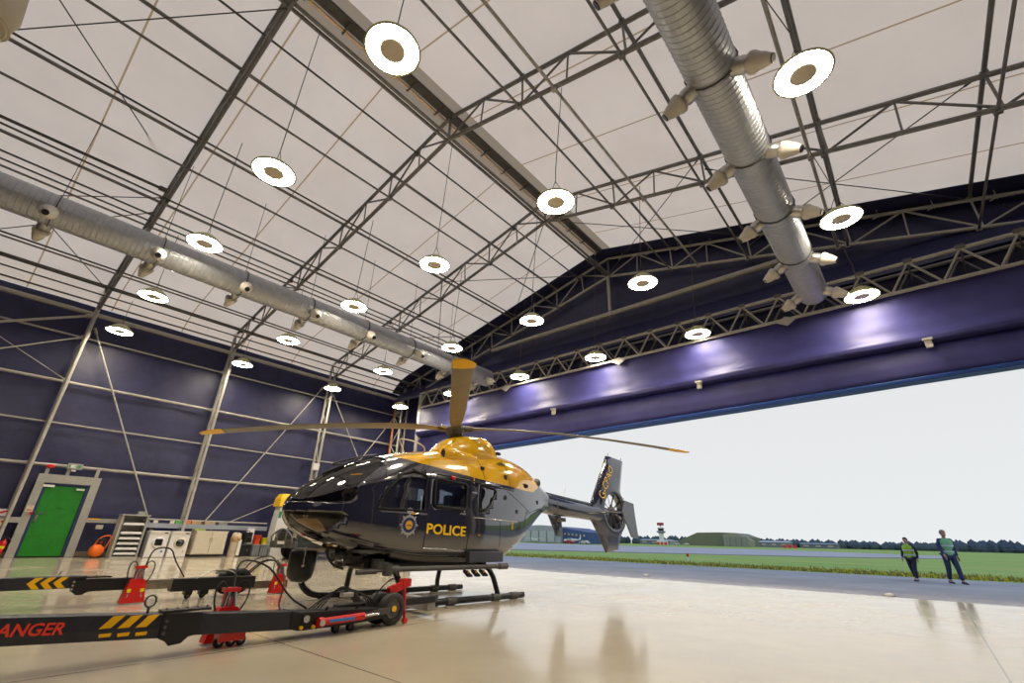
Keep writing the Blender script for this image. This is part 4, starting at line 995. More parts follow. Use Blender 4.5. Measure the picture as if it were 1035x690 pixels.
a = MB(); a.box((WX+.05, 1.94, F0+1.18), (.12, .22, 2.36)); a.box((WX+.05, 3.40, F0+1.18), (.12, .24, 2.36)); a.box((WX+.05, 2.675, F0+2.50), (.12, 1.69, .28)); a.build('surround', GREYM, fr, bevel=.01)
a = MB()
for y in (2.0, 2.55, 3.35): a.box((WX+.02, y, F0+2.78), (.08, .10, .34))
a.build('stub_post', GREYM, fr)
a = MB(); a.box((WX+.05, -3.5, F0+1.14), (.16, 10.7, .17)); a.box((WX+.05, 3.95, F0+1.20), (.14, .9, .14)); a.build('dado_trunking', GREYM, fr)
a = MB(); a.box((WX+.13, 3.72, F0+1.25), (.012, .34, .035)); a.build('yellow_strip', YEL, fr)
a = MB(); a.box((WX-.03, 3.9, F0+.11), (.08, 1.1, .14)); a.box((WX-.03, -3.3, F0+.11), (.08, 10.3, .14)); tag(a.build('baseboard_left', mat('brown_skirting', (.16, .12, .08), .6)), kind='structure')
def boxthing(name, c, d, m_, label, cat, bevel=.01, extra=None, group=None):
    root = thing(name, label, cat, (c[0], c[1], c[2]-d[2]/2), group=group)
    a = MB(); a.box(c, d); a.build('body', m_, root, bevel=bevel)
    if extra: extra(root)
    return root
# exit sign
def ex(r):
    a = MB(); a.box((WX+.17, 2.60, 3.16), (.01, .16, .10)); a.build('running_figure_panel', WHITE, r)
    a = MB(); a.box((WX+.176, 2.52, 3.165), (.006, .03, .045)); a.ball((WX+.176, 2.535, 3.20), .014, 8); a.bar((WX+.176, 2.54, 3.14), (WX+.176, 2.50, 3.12), .006, .014); a.bar((WX+.176, 2.62, 3.16), (WX+.176, 2.70, 3.16), .006, .02); a.box((WX+.176, 2.77, 3.16), (.006, .07, .09)); a.build('green_pictogram', mat('sign_green', (.01, .35, .16), .4), r)
    a = MB(); a.box((WX+.1, 2.66, 3.02), (.08, .12, .06)); a.build('lamp_base', WHITE, r)
boxthing('exit_sign', (WX+.12, 2.66, 3.16), (.08, .42, .20), GREYM, 'small white and green running-man exit sign over the green door', 'sign', extra=ex)
a = MB(); a.ball((WX+.1, 2.03, 3.10), .10, 12, sc=(.8, 1.2, .7)); tag(a.build('alarm_beacon', RED), 'red alarm beacon above the left top corner of the green door frame', 'alarm')
a = MB(); a.box((WX+.14, 1.95, F0+1.50), (.015, .18, .20)); a.box((WX+.148, 1.95, F0+1.46), (.006, .13, .05), 1); a.box((WX+.148, 1.95, F0+1.56), (.006, .10, .02), 1)
tag(a.build('notice', [mat('pale_paper', (.62, .55, .46), .7), mat('faded_red_print', (.55, .20, .12), .7)]), 'faded notice fixed on the door frame, left jamb', 'notice')
a = MB(); a.box((WX+.14, 2.03, F0+1.36), (.03, .07, .09)); tag(a.build('call_point', RED), 'small red call point beside the green door handle', 'alarm')
def ext(y, lab, tilt):
    r = thing('fire_extinguisher', lab, 'fire extinguisher', (WX+.25, y, F0))
    a = MB(); a.lathe([(.08, 0), (.085, .02), (.085, .40), (.07, .47), (.03, .50), (.03, .54)], (WX+.25, y, F0+.02), (0, tilt, 1), 18); a.build('cylinder', RED, r)
    a = MB(); a.lathe([(.087, .26), (.087, .34)], (WX+.25, y, F0+.02), (0, tilt, 1), 18, cap=False); a.build('label_band', YBRIGHT, r)
    a = MB(); a.box((WX+.25, y+.55*tilt, F0+.60), (.05, .12, .05)); a.tube([(WX+.25, y+.55*tilt+.05, F0+.60), (WX+.27, y+.6*tilt+.13, F0+.50), (WX+.28, y+.14, F0+.25)], .015, 6); a.build('valve_and_hose', BLACK, r)
ext(1.62, 'red fire extinguisher with yellow band, leaning beside the green door frame', .12); ext(1.30, 'red fire extinguisher at the left picture edge', 0)
a = MB(); a.box((WX+.2, 1.46, F0+.35), (.03, .10, .38)); tag(a.build('instruction_card', WHITE), 'white instruction card between the two fire extinguishers', 'sign')
a = MB(); a.box((WX+.18, 1.36, F0+1.35), (.04, .34, .22)); a.bar((WX+.21, 1.22, F0+1.30), (WX+.21, 1.50, F0+1.42), .02, .05, 1); a.box((WX+.18, 1.45, F0+1.05), (.02, .16, .24), 2); a.box((WX+.195, 1.45, F0+1.08), (.006, .10, .05), 1)
tag(a.build('fire_point_sign', [WHITE, RED, mat('cream_card', (.6, .55, .42), .6)]), 'red and white fire point signs on the trunking at the left edge', 'sign')
# drawer rack
XS = -22.35
rk = thing('drawer_rack', 'tall open pale metal rack with white trays, between the door and the dryer', 'rack', (XS, 4.75, F0))
a = MB()
for y in (4.40, 5.14): a.box((XS-.02, y, F0+.70), (.55, .06, 1.40))
a.box((XS-.27, 4.77, F0+.70), (.03, .74, 1.4)); a.box((XS, 4.77, F0+1.42), (.60, .86, .05)); a.box((XS, 4.77, F0+.02), (.56, .78, .05)); a.build('frame', GREYM, rk, bevel=.006)
a = MB(); a.box((XS-.02, 4.365, F0+.70), (.56, .012, 1.38)); a.build('side_panel', CREAM, rk)
for k, h in enumerate((.12, .28, .45, .62, .80, 1.10)):
    a = MB(); a.box((XS+.10, 4.77, F0+h), (.40, .64, .035)); a.box((XS+.27, 4.77, F0+h+.025), (.02, .60, .07)); a.build('tray', WHITE, rk)
a = MB(); a.box((XS-.05, 4.95, F0+1.507), (.2, .22, .12)); tag(a.build('small_box', GREYM), 'small grey box on top of the drawer rack', 'box')
# washer and dryer
def washer(y, lab, dark, dot, nm):
    r = thing(nm, lab, 'dryer' if nm[0] == 't' else 'washing machine', (XS, y, F0)); X1 = XS+.29
    a = MB(); a.box((XS, y, F0+.46), (.56, .63, .90)); a.build('cabinet', WHITE, r, bevel=.015)
    a = MB(); a.lathe([(.20, 0), (.20, .03), (.155, .045)], (X1-.01, y+.02, F0+.50), (1, 0, 0), 30); dr = a.build('door_ring', OFFW if not dark else WHITE, r)
    a = MB(); a.lathe([(.15, .01), (.14, .04), (.07, .06), (.01, .065)], (X1, y+.02, F0+.50), (1, 0, 0), 26) if not dark else a.box((X1+.03, y+.02, F0+.52), (.04, .25, .24)); a.build('door_glass', GLASSD, dr, bevel=.03 if dark else 0)
    a = MB(); a.box((X1, y, F0+.83), (.012, .60, .11)); a.box((X1+.006, y-.2, F0+.83), (.012, .16, .07)); a.rod((X1, y+.05, F0+.83), (X1+.03, y+.05, F0+.83), .03, 14); a.build('control_panel', OFFW, r)
    a = MB(); a.box((X1+.008, y+.2, F0+.84), (.008, .12, .04)); a.build('display', BLACK, r)
    a = MB(); a.rod((X1-.005, y+.20, F0+.20), (X1+.006, y+.20, F0+.20), .035, 14); a.build('sticker', dot, r)
    a = MB(); 
    for sy in (-.25, .25): a.rod((X1-.08, y+sy, F0), (X1-.08, y+sy, F0+.03), .02, 8)
    a.build('foot', BLACK, r)
washer(5.66, 'white tumble dryer with dark square-glass door beside the drawer rack', True, BLUEB, 'tumble_dryer')
washer(6.36, 'white washing machine with round porthole, right of the tumble dryer', False, mat('amber_sticker', (.8, .4, .05), .5), 'washing_machine')
def cup(r):
    X1 = XS+.02+.28
    for s in (-1, 1):
        a = MB(); a.box((X1, 7.43+s*.285, F0+.52), (.02, .55, .80)); dd = a.build('door', CREAM, r, bevel=.004)
        a = MB(); a.box((X1+.02, 7.43+s*.05, F0+.62), (.015, .02, .16)); a.build('handle', GREYM, dd)
    a = MB(); a.box((XS, 7.43, F0+.94), (.60, 1.20, .03)); a.build('top', OFFW, r)
    a = MB(); a.box((XS-.03, 7.43, F0+.05), (.45, 1.05, .10)); a.build('plinth', BLACK, r)
boxthing('cupboard', (XS, 7.43, F0+.51), (.55, 1.16, .84), CREAM, 'cream two-door cupboard right of the washing machine', 'cupboard', extra=cup)
# wall trunking shelf above machines
sh = thing('wall_shelf', 'long grey-blue trunking shelf above the washing machines', 'shelf', (-22.75, 7.5, 1.3))
a = MB(); a.box((-22.8, 7.5, 1.30), (.28, 4.6, .17)); a.build('trunking', mat('blue_grey_trunking', (.28, .31, .37), .5), sh, bevel=.01)
a = MB(); a.rod((-22.8, 5.2, 1.52), (-22.8, 9.8, 1.52), .03, 8); a.build('rail', STEEL_L, sh)
def small(nm, y, z, d, m_, lab, cat, x=-22.78):
    a = MB(); a.box((x, y, z+d[2]/2), d); return tag(a.build(nm, m_, bevel=.006), lab, cat)
small('carton', 6.33, 1.387, (.16, .22, .11), mat('green_carton', (.12, .42, .12), .6), 'small green carton on the wall shelf', 'carton')
small('carton', 6.62, 1.387, (.16, .26, .15), mat('orange_carton', (.75, .20, .07), .6), 'orange carton beside the green one on the wall shelf', 'carton')
small('carton', 6.95, 1.387, (.2, .34, .12), TAN, 'brown carton in the middle of the wall shelf', 'carton')
small('carton', 7.45, 1.39, (.2, .40, .14), mat('beige_carton', (.38, .30, .22), .7), 'beige carton right of the brown one on the wall shelf', 'carton', -22.79)
small('carton', 7.95, 1.387, (.2, .34, .10), mat('grey_carton', (.25, .23, .22), .7), 'grey flat carton toward the right of the wall shelf', 'carton')
small('cloth_bundle', 7.0, F0+.957, (.3, .4, .06), mat('green_yellow_cloth', (.35, .42, .08), .8), 'green and yellow cloth folded on the cream cupboard', 'cloth', XS)
for y, lb in ((5.55, 'white socket box above the tumble dryer'), (6.1, 'white socket box above the washing machine')):
    small('socket_box', y, 1.387, (.08, .14, .10), OFFW, lb, 'socket', -22.7)
small('socket_box', 3.95, F0+.92, (.08, .20, .14), OFFW, 'pale socket box between the green door and the drawer rack', 'socket', -22.9)
# orange hose reel machine
orr = thing('hose_reel', 'orange hose reel on a wheeled frame beside the drawer rack', 'hose reel', (-22.3, 3.98, F0))
a = MB(); a.lathe([(.02, -.08), (.20, -.07), (.20, .07), (.02, .08)], (-22.25, 3.98, F0+.23), (1, .2, 0), 24); a.build('drum', ORANGE, orr)
a = MB(); a.tube([(-22.3, 3.86, F0+.35), (-22.3, 4.02, F0+.66), (-22.3, 4.28, F0+.68), (-22.3, 4.20, F0+.3)], .022, 8); a.build('handle', ORANGE, orr)
a = MB(); a.box((-22.3, 4.05, F0+.48), (.2, .2, .26)); a.rod((-22.42, 3.9, F0+.05), (-22.42, 4.2, F0+.05), .05, 10); a.build('motor_housing', BLACK, orr, bevel=.02)
a = MB(); a.box((-22.16, 4.03, F0+.5), (.02, .05, .05)); a.build('red_button', RED, orr)
# bag, black cases, crates
gb_ = thing('kit_bag', 'upright tan and white cylindrical kit bag right of the cream cupboard', 'bag', (-22.2, 8.45, F0))
a = MB(); a.lathe([(.14, 0), (.16, .05), (.17, .5), (.19, .70), (.17, .88), (.10, .92)], (-22.2, 8.38, F0), (0, .06, 1), 20); a.build('tube_body', mat('cream_canvas', (.55, .47, .36), .8, 0, .15, 8), gb_)
a = MB(); a.lathe([(.185, .55), (.20, .60), (.20, .72), (.185, .76)], (-22.2, 8.38, F0), (0, .06, 1), 20, cap=False); a.ball((-22.02, 8.48, F0+.68), .08, 10); a.build('tan_band', TAN, gb_)
a = MB(); a.box((-22.0, 8.53, F0+.35), (.02, .12, .60)); a.build('white_flap', WHITE, gb_)
def case(c, d, lab):
    r = thing('equipment_case', lab, 'case', (c[0], c[1], c[2]-d[2]/2)); a = MB(); a.box(c, d); a.build('body', BLACK, r, bevel=.02)
    a = MB(); a.box((c[0]+d[0]/2+.01, c[1]+d[1]*.2, c[2]), (.02, .08, .03)); a.build('latch', CHROME, r)
    a = MB(); a.tube([(c[0], c[1]-.08, c[2]+d[2]/2), (c[0], c[1]-.07, c[2]+d[2]/2+.04), (c[0], c[1]+.07, c[2]+d[2]/2+.04), (c[0], c[1]+.08, c[2]+d[2]/2)], .012, 6); a.build('handle', BLACK, r)
case((-22.25, 8.82, F0+.24), (.4, .42, .44), 'black equipment case on the floor right of the kit bag')
case((-22.25, 8.86, F0+.74), (.36, .30, .40), 'black equipment case stacked on the other beside the kit bag')
small('tool_bundle', 8.60, F0+.0, (.12, .06, .9), DARKSTEEL, 'dark bundle of tools standing between the kit bag and the stacked case', 'tools', -22.52)
small('white_pack', 9.10, F0+.0, (.12, .30, 1.10), WHITE, 'white pack leaning behind the red bin', 'pack', -22.62)
def crate(y, lab):
    r = thing('storage_crate', lab, 'crate', (-22.15, y, F0)); a = MB(); z = F0
    a.box((-22.15, y, z+.23), (.36, .28, .42)); a.build('body', GREYBOX, r, bevel=.015)
    a = MB()
    for k in (-.09, 0, .09): a.box((-21.965, y+k, z+.22), (.012, .03, .38))
    a.box((-22.15, y, z+.455), (.40, .31, .035)); a.build('rib', mat('lighter_grey_plastic', (.28, .30, .33), .5), r)
crate(9.23, 'grey ribbed plastic crate under the red bin'); crate(9.55, 'grey ribbed plastic crate under the yellow bin')
def bin_(y, z, r, h, m_, lab):
    rt = thing('bucket', lab, 'bucket', (-22.15, y, z)); a = MB(); a.lathe([(r*.78, 0), (r, h), (r*1.06, h), (r*1.06, h+.02), (r*.95, h+.02), (r*.72, .02)], (-22.15, y, z), n=20); a.build('tub', m_, rt)
    a = MB(); a.tube([(-22.15, y-r, z+h), (-22.10, y-r*.6, z+h-.10), (-22.05, y, z+h-.14), (-22.10, y+r*.6, z+h-.10), (-22.15, y+r, z+h)], .006, 5); a.build('bail_handle', CHROME, rt)
bin_(9.25, F0+.475, .15, .34, mat('orange_red_plastic', (.80, .07, .02), .45), 'orange-red bucket on the grey crates'); bin_(9.58, F0+.475, .135, .24, YBRIGHT, 'bright yellow bucket on the right-hand grey crate')
# yellow-capped stand
ys = thing('covered_stand', 'tall white stand under a yellow cover with a red mark, behind the helicopter nose', 'stand', (-22.5, 10.25, F0))
a = MB(); a.loft([[(-22.3+p*w_, 10.15+q*w_*.9, z) for p, q in ((-1, -1), (1, -1), (1, 1), (-1, 1))] for z, w_ in ((F0, .33), (1.6, .30), (2.35, .25))], smooth=False); a.build('stand_body', WHITE, ys, bevel=.02)
a = MB(); a.loft([[(-22.3+p*w_, 10.18+q*w_*1.1, z) for p, q in ((-1, -1), (1, -1), (1, 1), (-1, 1))] for z, w_ in ((2.25, .33), (2.6, .31), (2.8, .22))], smooth=False); a.build('yellow_cover', mat('yellow_tarp', (.85, .55, .02), .55), ys, bevel=.03)
a = MB(); a.prism([(-.07, 0), (0, .10), (.07, 0), (0, -.10)], lambda p, q, t: (t, 10.2+p, 2.52+q), -22.02, -21.965); a.build('red_mark', RED, ys)
a = MB(); a.box((-22.0, 9.95, 1.9), (.03, .10, .28)); a.build('green_sticker', mat('green_sticker', (.02, .25, .08), .5), ys)

# ================================================================== parked off-road vehicle
car = thing('off_road_vehicle', 'dark off-road vehicle parked by the left wall, half hidden by the helicopter nose', 'vehicle', (-20.0, 9.5, .165), radians(5))
CP = mat('dark_green_black_car_paint', (.012, .015, .014), .2, coat=1)
# local: -y forward, x to its left side
a = MB()
prof = [(0, .42), (-.02, .95), (.10, 1.12), (1.15, 1.20), (1.75, 1.78), (3.4, 1.82), (4.2, 1.45), (4.3, .5)]
rings = []
for w in (-.86, -.80, .80, .86):
    k = .96 if abs(w) > .83 else 1
    rings.append([(w, y, .42+(z-.42)*k) for y, z in prof])
a.loft(rings, smooth=False); a.build('body_shell', CP, car, True, bevel=.04)
a = MB()
for s in (-1, 1): a.prism([(1.35, 1.22), (1.85, 1.68), (2.9, 1.72), (2.9, 1.22)], sidef, s*.85, s*.868); a.prism([(3.0, 1.22), (3.0, 1.72), (3.5, 1.70), (3.9, 1.3)], sidef, s*.85, s*.868)
a.add([(-.70, 1.17, 1.25), (.70, 1.17, 1.25), (.66, 1.70, 1.755), (-.66, 1.70, 1.755)], [(0, 1, 2, 3)]); a.build('window', GLASSD, car, True)
a = MB(); a.box((0, -.06, .88), (.95, .05, .26)); g = a.build('grille', BLACK, car, True, bevel=.01)
a = MB()
for k in range(4): a.box((0, -.09, .79+.06*k), (.9, .02, .02))
a.build('grille_bar', DARKSTEEL, g, True)
for s in (-1, 1):
    a = MB(); a.box((s*.66, -.04, .90), (.30, .06, .20)); h_ = a.build('headlamp', CHROME, car, True, bevel=.03)
    a = MB(); a.rod((s*.60, -.12, .52), (s*.60, -.16, .52), .07, 14); a.build('fog_lamp', WHITE, car, True)
a = MB(); a.box((0, -.08, .55), (1.78, .18, .26)); a.build('bumper', mat('grey_bumper', (.05, .05, .05), .5), car, True, bevel=.04)
a = MB(); a.box((-.02, -.19, .62), (.50, .012, .11)); a.build('number_plate', WHITE, car, True)
a = MB()
for s in (-1, 1): a.tube([(s*.30, -.18, .45), (s*.32, -.22, .9), (s*.22, -.16, 1.12)], .03, 8)
a.tube([(-.75, -.17, .62), (-.72, -.22, .86), (-.22, -.22, 1.10), (.22, -.22, 1.10), (.72, -.22, .86), (.75, -.17, .62)], .03, 8); a.build('bull_bar', mat('dark_bull_bar', (.16, .16, .16), .3, .6), car, True)
for s in (-1, 1):
    for y in (.72, 3.4):
        a = MB(); a.lathe([(.20, -.11), (.35, -.11), (.37, -.07), (.37, .07), (.35, .11), (.20, .11)], (s*.78, y, .37), (1, 0, 0), 28); w_ = a.build('wheel', RUBBER, car, True)
        a = MB(); a.lathe([(.20, -.06), (.20, .06)], (s*.78, y, .37), (1, 0, 0), 20); a.lathe([(.03, -.10), (.05, .10)], (s*.78, y, .37), (1, 0, 0), 10); a.build('rim', CHROME2, w_, True)
    a = MB(); a.box((s*1.0, 1.35, 1.22), (.16, .10, .16)); a.build('wing_mirror', BLACK, car, True, bevel=.03)
a = MB(); a.box((0, .45, 1.17), (1.2, .35, .05)); a.build('bonnet_scoop', CP, car, True, bevel=.02)
jb = boxthing('junction_box', (-22.36, 11.35, 4.2), (.14, .34, .34), OFFW, 'white junction box fixed on the third wall leg behind the helicopter nose', 'junction box')
a = MB(); a.box((-22.285, 11.35, 4.2), (.012, .26, .26)); a.build('lid', WHITE, jb)
a = MB(); a.rod((-22.36, 11.42, 4.37), (-22.36, 11.42, 6.0), .02, 6); a.build('conduit', STEEL_L, jb)
# ================================================================== outside
# grass verge with tufts
tf = MB(); rnd = random.Random(3)
for i in range(8500):
    x = rnd.uniform(-34, 7); y = 27.75+abs(rnd.gauss(0, 1.5))+(.0 if rnd.random() < .7 else rnd.uniform(0, 3)); h = rnd.uniform(.05, .16); w = rnd.uniform(.02, .06)
    t = rnd.uniform(0, pi); mi = 0 if rnd.random() < .42 else (1 if rnd.random() < .6 else 2)
    c_, s_ = cos(t)*w, sin(t)*w
    tf.add([(x-c_, y-s_, 0), (x+c_, y+s_, 0), (x+s_*.6, y-c_*.6, 0), (x+rnd.uniform(-.03, .03), y, h)], [(0, 1, 3), (1, 2, 3), (2, 0, 3)], mi)
tag(tf.build('verge_tufts', [mat('olive_tufts', (.22, .24, .05), .9), mat('yellow_flowers', (.62, .54, .05), .9), mat('brown_stalks', (.24, .17, .09), .9)]), 'rough yellow-flowered grass verge along the apron edge', 'grass', kind='stuff')
# tree belts: many distinct crowns, one object per belt too far to count
def belt(x0, x1, y, h0, h1, lab, col, seed, n):
    r_ = random.Random(seed); a = MB()
    for i in range(n):
        x = x0+(x1-x0)*i/n+r_.uniform(-3, 3); h = h0+(h1-h0)*i/n+r_.uniform(-.9, .9)
        rr = r_.uniform(3.2, 5.5); yy = y+r_.uniform(-14, 14)
        R_ = []
        for k in range(5):
            z = h*(k/4); q = rr*[.85, 1.05, 1.0, .65, .05][k]
            R_.append([(x+q*cos(2*pi*j/7+k)*r_.uniform(.8, 1.15), yy+q*sin(2*pi*j/7+k), z+r_.uniform(-.3, .3)) for j in range(7)])
        a.loft(R_, smooth=False)
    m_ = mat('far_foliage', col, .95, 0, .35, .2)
    return tag(a.build('tree_belt', m_), lab, 'trees', kind='stuff')
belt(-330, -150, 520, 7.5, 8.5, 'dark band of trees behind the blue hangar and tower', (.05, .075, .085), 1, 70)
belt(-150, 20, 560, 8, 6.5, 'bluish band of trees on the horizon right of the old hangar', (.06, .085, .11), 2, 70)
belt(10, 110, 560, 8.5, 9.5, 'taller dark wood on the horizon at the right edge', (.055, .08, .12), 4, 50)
# control tower
tw = thing('control_tower', 'distant white control tower with a red top on the horizon', 'tower', (-170.5, 400, 0))
a = MB(); a.rod((-170.5, 400, 0), (-170.5, 400, 9.5), 1.9, 10); a.box((-170.5, 401, 1.6), (7, 7, 3.2)); a.build('shaft', WHITE, tw)
a = MB(); a.lathe([(2.0, 8.6), (3.6, 9.5), (3.7, 10.4), (3.0, 10.6)], (-170.5, 400, 0), n=12); a.build('gallery', mat('tower_gallery', (.22, .26, .33), .6), tw)
a = MB(); a.lathe([(2.2, 10.6), (2.6, 12.6)], (-170.5, 400, 0), n=10); a.build('cab_glass', GLASSD, tw)
a = MB(); a.lathe([(2.8, 12.6), (2.6, 13.3), (1.0, 13.6)], (-170.5, 400, 0), n=10); a.rod((-170.5, 400, 13.5), (-170.5, 400, 15), .6, 8); a.build('roof', WHITE, tw)
a = MB(); a.box((-170.5, 400, 16.0), (5.0, 2.4, 2.2)); a.build('radar_box', mat('dull_red', (.35, .04, .05), .6), tw)
# old hangar
oh = thing('old_hangar', 'distant olive arched-roof hangar on the airfield horizon', 'building', (-132, 400, 0))
a = MB(); poly = [(-157, 3.4), (-140, 9.8), (-121, 10.0), (-100, 4.5), (-97, 0), (-157, 0)]
a.prism([(-157, 0), (-157, 3.2), (-141, 9.6), (-124, 9.9), (-112, 9.6), (-104, 6.6), (-104, 0)], lambda p, q, t: (p, t, q), 402, 440); a.build('roof', mat('olive_roof', (.17, .18, .12), .8), oh)
a = MB(); a.prism([(-120, 0), (-120, 8.2), (-113, 9.4), (-103, 6.4), (-99, 4.0), (-99, 0)], lambda p, q, t: (p, t, q), 398, 403); dd = a.build('gable_front', mat('grey_beige_cladding', (.30, .29, .22), .8), oh)
for x in (-117, -113, -109, -105): 
    a = MB(); a.box((x, 397.8, 3.4), (3.2, .4, 6.6)); a.build('door_leaf', mat('hangar_door_grey', (.24, .25, .22), .8), oh)
def shed(x0, x1, y, h, wc, rc, lab, nwin=3, d=14, nm='airfield_building'):
    r = thing(nm, lab, 'building', ((x0+x1)/2, y, 0)); W_ = mat('cladding', wc, .8)
    a = MB(); a.box(((x0+x1)/2, y+d/2, h*.42), (x1-x0, d, h*.84)); a.build('wall', W_, r)
    a = MB(); a.prism([(-.5, h*.80), (d/2, h*1.05), (d+.5, h*.80)], lambda p, q, t: (t, y+p, q), x0-.4, x1+.4); a.build('roof', mat('roofing', rc, .8), r)
    for k in range(nwin):
        x = x0+(x1-x0)*(k+.5)/nwin; a = MB(); a.box((x, y-.1, h*.45), ((x1-x0)/nwin*.45, .3, h*.3)); a.build('window', mat('pale_pane', (.45, .40, .30), .5), r)
    return r
shed(-98, -78, 410, 4.3, (.20, .22, .26), (.42, .44, .46), 'low grey shed to the right of the old arched hangar')
shed(-76, -52, 440, 3.6, (.14, .17, .22), (.20, .24, .30), 'low blue-grey shed furthest right on the horizon')
shed(-200, -172, 420, 4.0, (.16, .18, .22), (.34, .36, .40), 'low building left of the control tower')
shed(-166.5, -159.5, 405, 3.2, (.42, .42, .42), (.3, .3, .3), 'small white hut just right of the control tower', 2, 8)
bl = thing('blue_hangar', 'blue and white airfield hangar seen below the tail boom', 'building', (-150, 210, 0))
a = MB(); a.prism([(-143.5, 0), (-143.5, 7.3), (-128.5, 5.3), (-128.5, 0)], lambda p, q, t: (p, t, q), 212, 240); a.build('blue_block', mat('blue_cladding', (.045, .085, .22), .7), bl)
a = MB(); a.prism([(-170, 0), (-170, 8.0), (-157, 8.6), (-143.5, 7.6), (-143.5, 0)], lambda p, q, t: (p, t, q), 210, 240); a.build('grey_block', mat('pale_cladding', (.33, .35, .38), .7, 0, .15, .3), bl)
for k in range(6): a = MB(); a.box((-142+2.3*k, 211.8, 4.4-.15*k), (.9, .3, .9)); a.build('window', mat('buff_pane', (.50, .40, .27), .6), bl)
for k in range(4): a = MB(); a.box((-165+5.2*k, 209.7, 3.0), (4.2, .4, 5.4)); a.build('door_leaf', mat('pale_door', (.42, .44, .46), .7), bl)
# parked light aircraft
def aircraft(x, y, s, lab, rz):
    r = thing('light_aircraft', lab, 'aircraft', (x, y, 0), rz)
    a = MB(); a.lathe([(.05, -3.6*s), (.35*s, -3.2*s), (.62*s, -2*s), (.65*s, 0), (.4*s, 2*s), (.12*s, 4*s)], (0, 0, 1.5*s), (1, 0, .04), 14); a.build('fuselage', WHITE, r, True)
    a = MB(); a.box((-.6*s, 0, 2.1*s), (1.4*s, 10*s, .14*s)); a.build('wing', WHITE, r, True)
    a = MB(); a.box((3.8*s, 0, 1.8*s), (.8*s, 3.4*s, .1*s)); a.prism([(3.3*s, 1.7*s), (4.1*s, 3.1*s), (4.5*s, 3.1*s), (4.2*s, 1.7*s)], lambda p, q, t: (p, t, q), -.05*s, .05*s); a.build('tail', WHITE, r, True)
    a = MB()
    for p in ((-2.2, 0), (.1, 1), (.1, -1)): a.rod((p[0]*s, p[1]*s, .25*s), (p[0]*s, p[1]*.5*s, 1.2*s), .05*s, 6); a.rod((p[0]*s, (p[1]-.1)*s, .27*s), (p[0]*s, (p[1]+.1)*s, .27*s), .27*s, 10)
    a.build('undercarriage', DARKSTEEL, r, True)
    a = MB(); a.box((-1.7*s, 0, 1.9*s), (1.0*s, 1.0*s, .4*s)); a.build('cockpit_glass', GLASSD, r, True, bevel=.05)
aircraft(-124, 190, 1.0, 'white light aircraft parked in front of the blue hangar', .5); aircraft(-145, 190, .9, 'white light aircraft parked before the pale half of the blue hangar', 2.6)
def parked(x, y, col, lab, rz=0):
    r = thing('parked_car', lab, 'car', (x, y, 0), rz); 
    a = MB(); a.prism([(-2.1, .35), (-2.1, .85), (-1.3, .95), (-.7, 1.42), (.9, 1.42), (1.6, .95), (2.1, .85), (2.1, .35)], lambda p, q, t: (p, t, q), -.85, .85); a.build('body', mat('car_paint', col, .3), r, True, bevel=.05)
    for sx in (-1.35, 1.35):
        for sy in (-.8, .8): a = MB(); a.rod((sx, sy-.1, .32), (sx, sy+.1, .32), .32, 14); a.build('wheel', RUBBER, r, True)
parked(-112, 170, (.35, .02, .03), 'dark red car parked far left of the airfield below the tail plate'); parked(-106, 172, (.5, .5, .5), 'silver car parked next to the dark red one below the tail plate')
parked(-139, 370, (.55, .55, .55), 'tiny white car in front of the old arched hangar'); parked(-147, 372, (.5, .5, .52), 'tiny silver car left of the white one at the old arched hangar')
# red and white runway markers
def marker(x, y, n, lab, s=1.):
    r = thing('marker_board', lab, 'marker', (x, y, 0))
    for k in range(n):
        a = MB(); a.box((x+(k-(n-1)/2)*2.6*s, y, .95*s), (1.9*s, .3, 1.6*s)); a.box((x+(k-(n-1)/2)*2.6*s, y, .1), (.3, .3, .2)); a.build('red_panel' if k % 2 == 0 or n == 3 else 'white_panel', RED if (k % 2 == 0 or n == 3) else WHITE, r)
marker(-62.5, 330, 3, 'row of three red marker boards out on the airfield'); marker(-143, 335, 3, 'red and white marker boards below the control tower')
mk_ = thing('marker_post', 'small pink marker post at the edge of the grass verge', 'marker', (-13, 34.6, 0)); a = MB(); a.rod((-13, 34.6, 0), (-13, 34.6, .55), .07, 8); a.build('post', WHITE, mk_); a = MB(); a.rod((-13, 34.6, .28), (-13, 34.6, .48), .09, 8); a.build('red_band', RED, mk_); marker(-8, 330, 1, 'small white marker far out near the horizon', 1)
# apron lights
for x, y, lb in ((-8.1, 17.3, 'small domed ground light at the edge of the hangar floor'), (-1.05, 16.3, 'second small ground light further right along the floor edge')):
    r = thing('ground_light', lb, 'ground light', (x, y, -.01)); a = MB(); a.lathe([(.11, 0), (.11, .03), (.07, .06), (.03, .07)], (x, y, -.01), n=16); a.build('dome', OFFW, r); a = MB(); a.lathe([(.14, 0), (.13, .015)], (x, y, -.01), n=16); a.build('collar', DARKSTEEL, r)

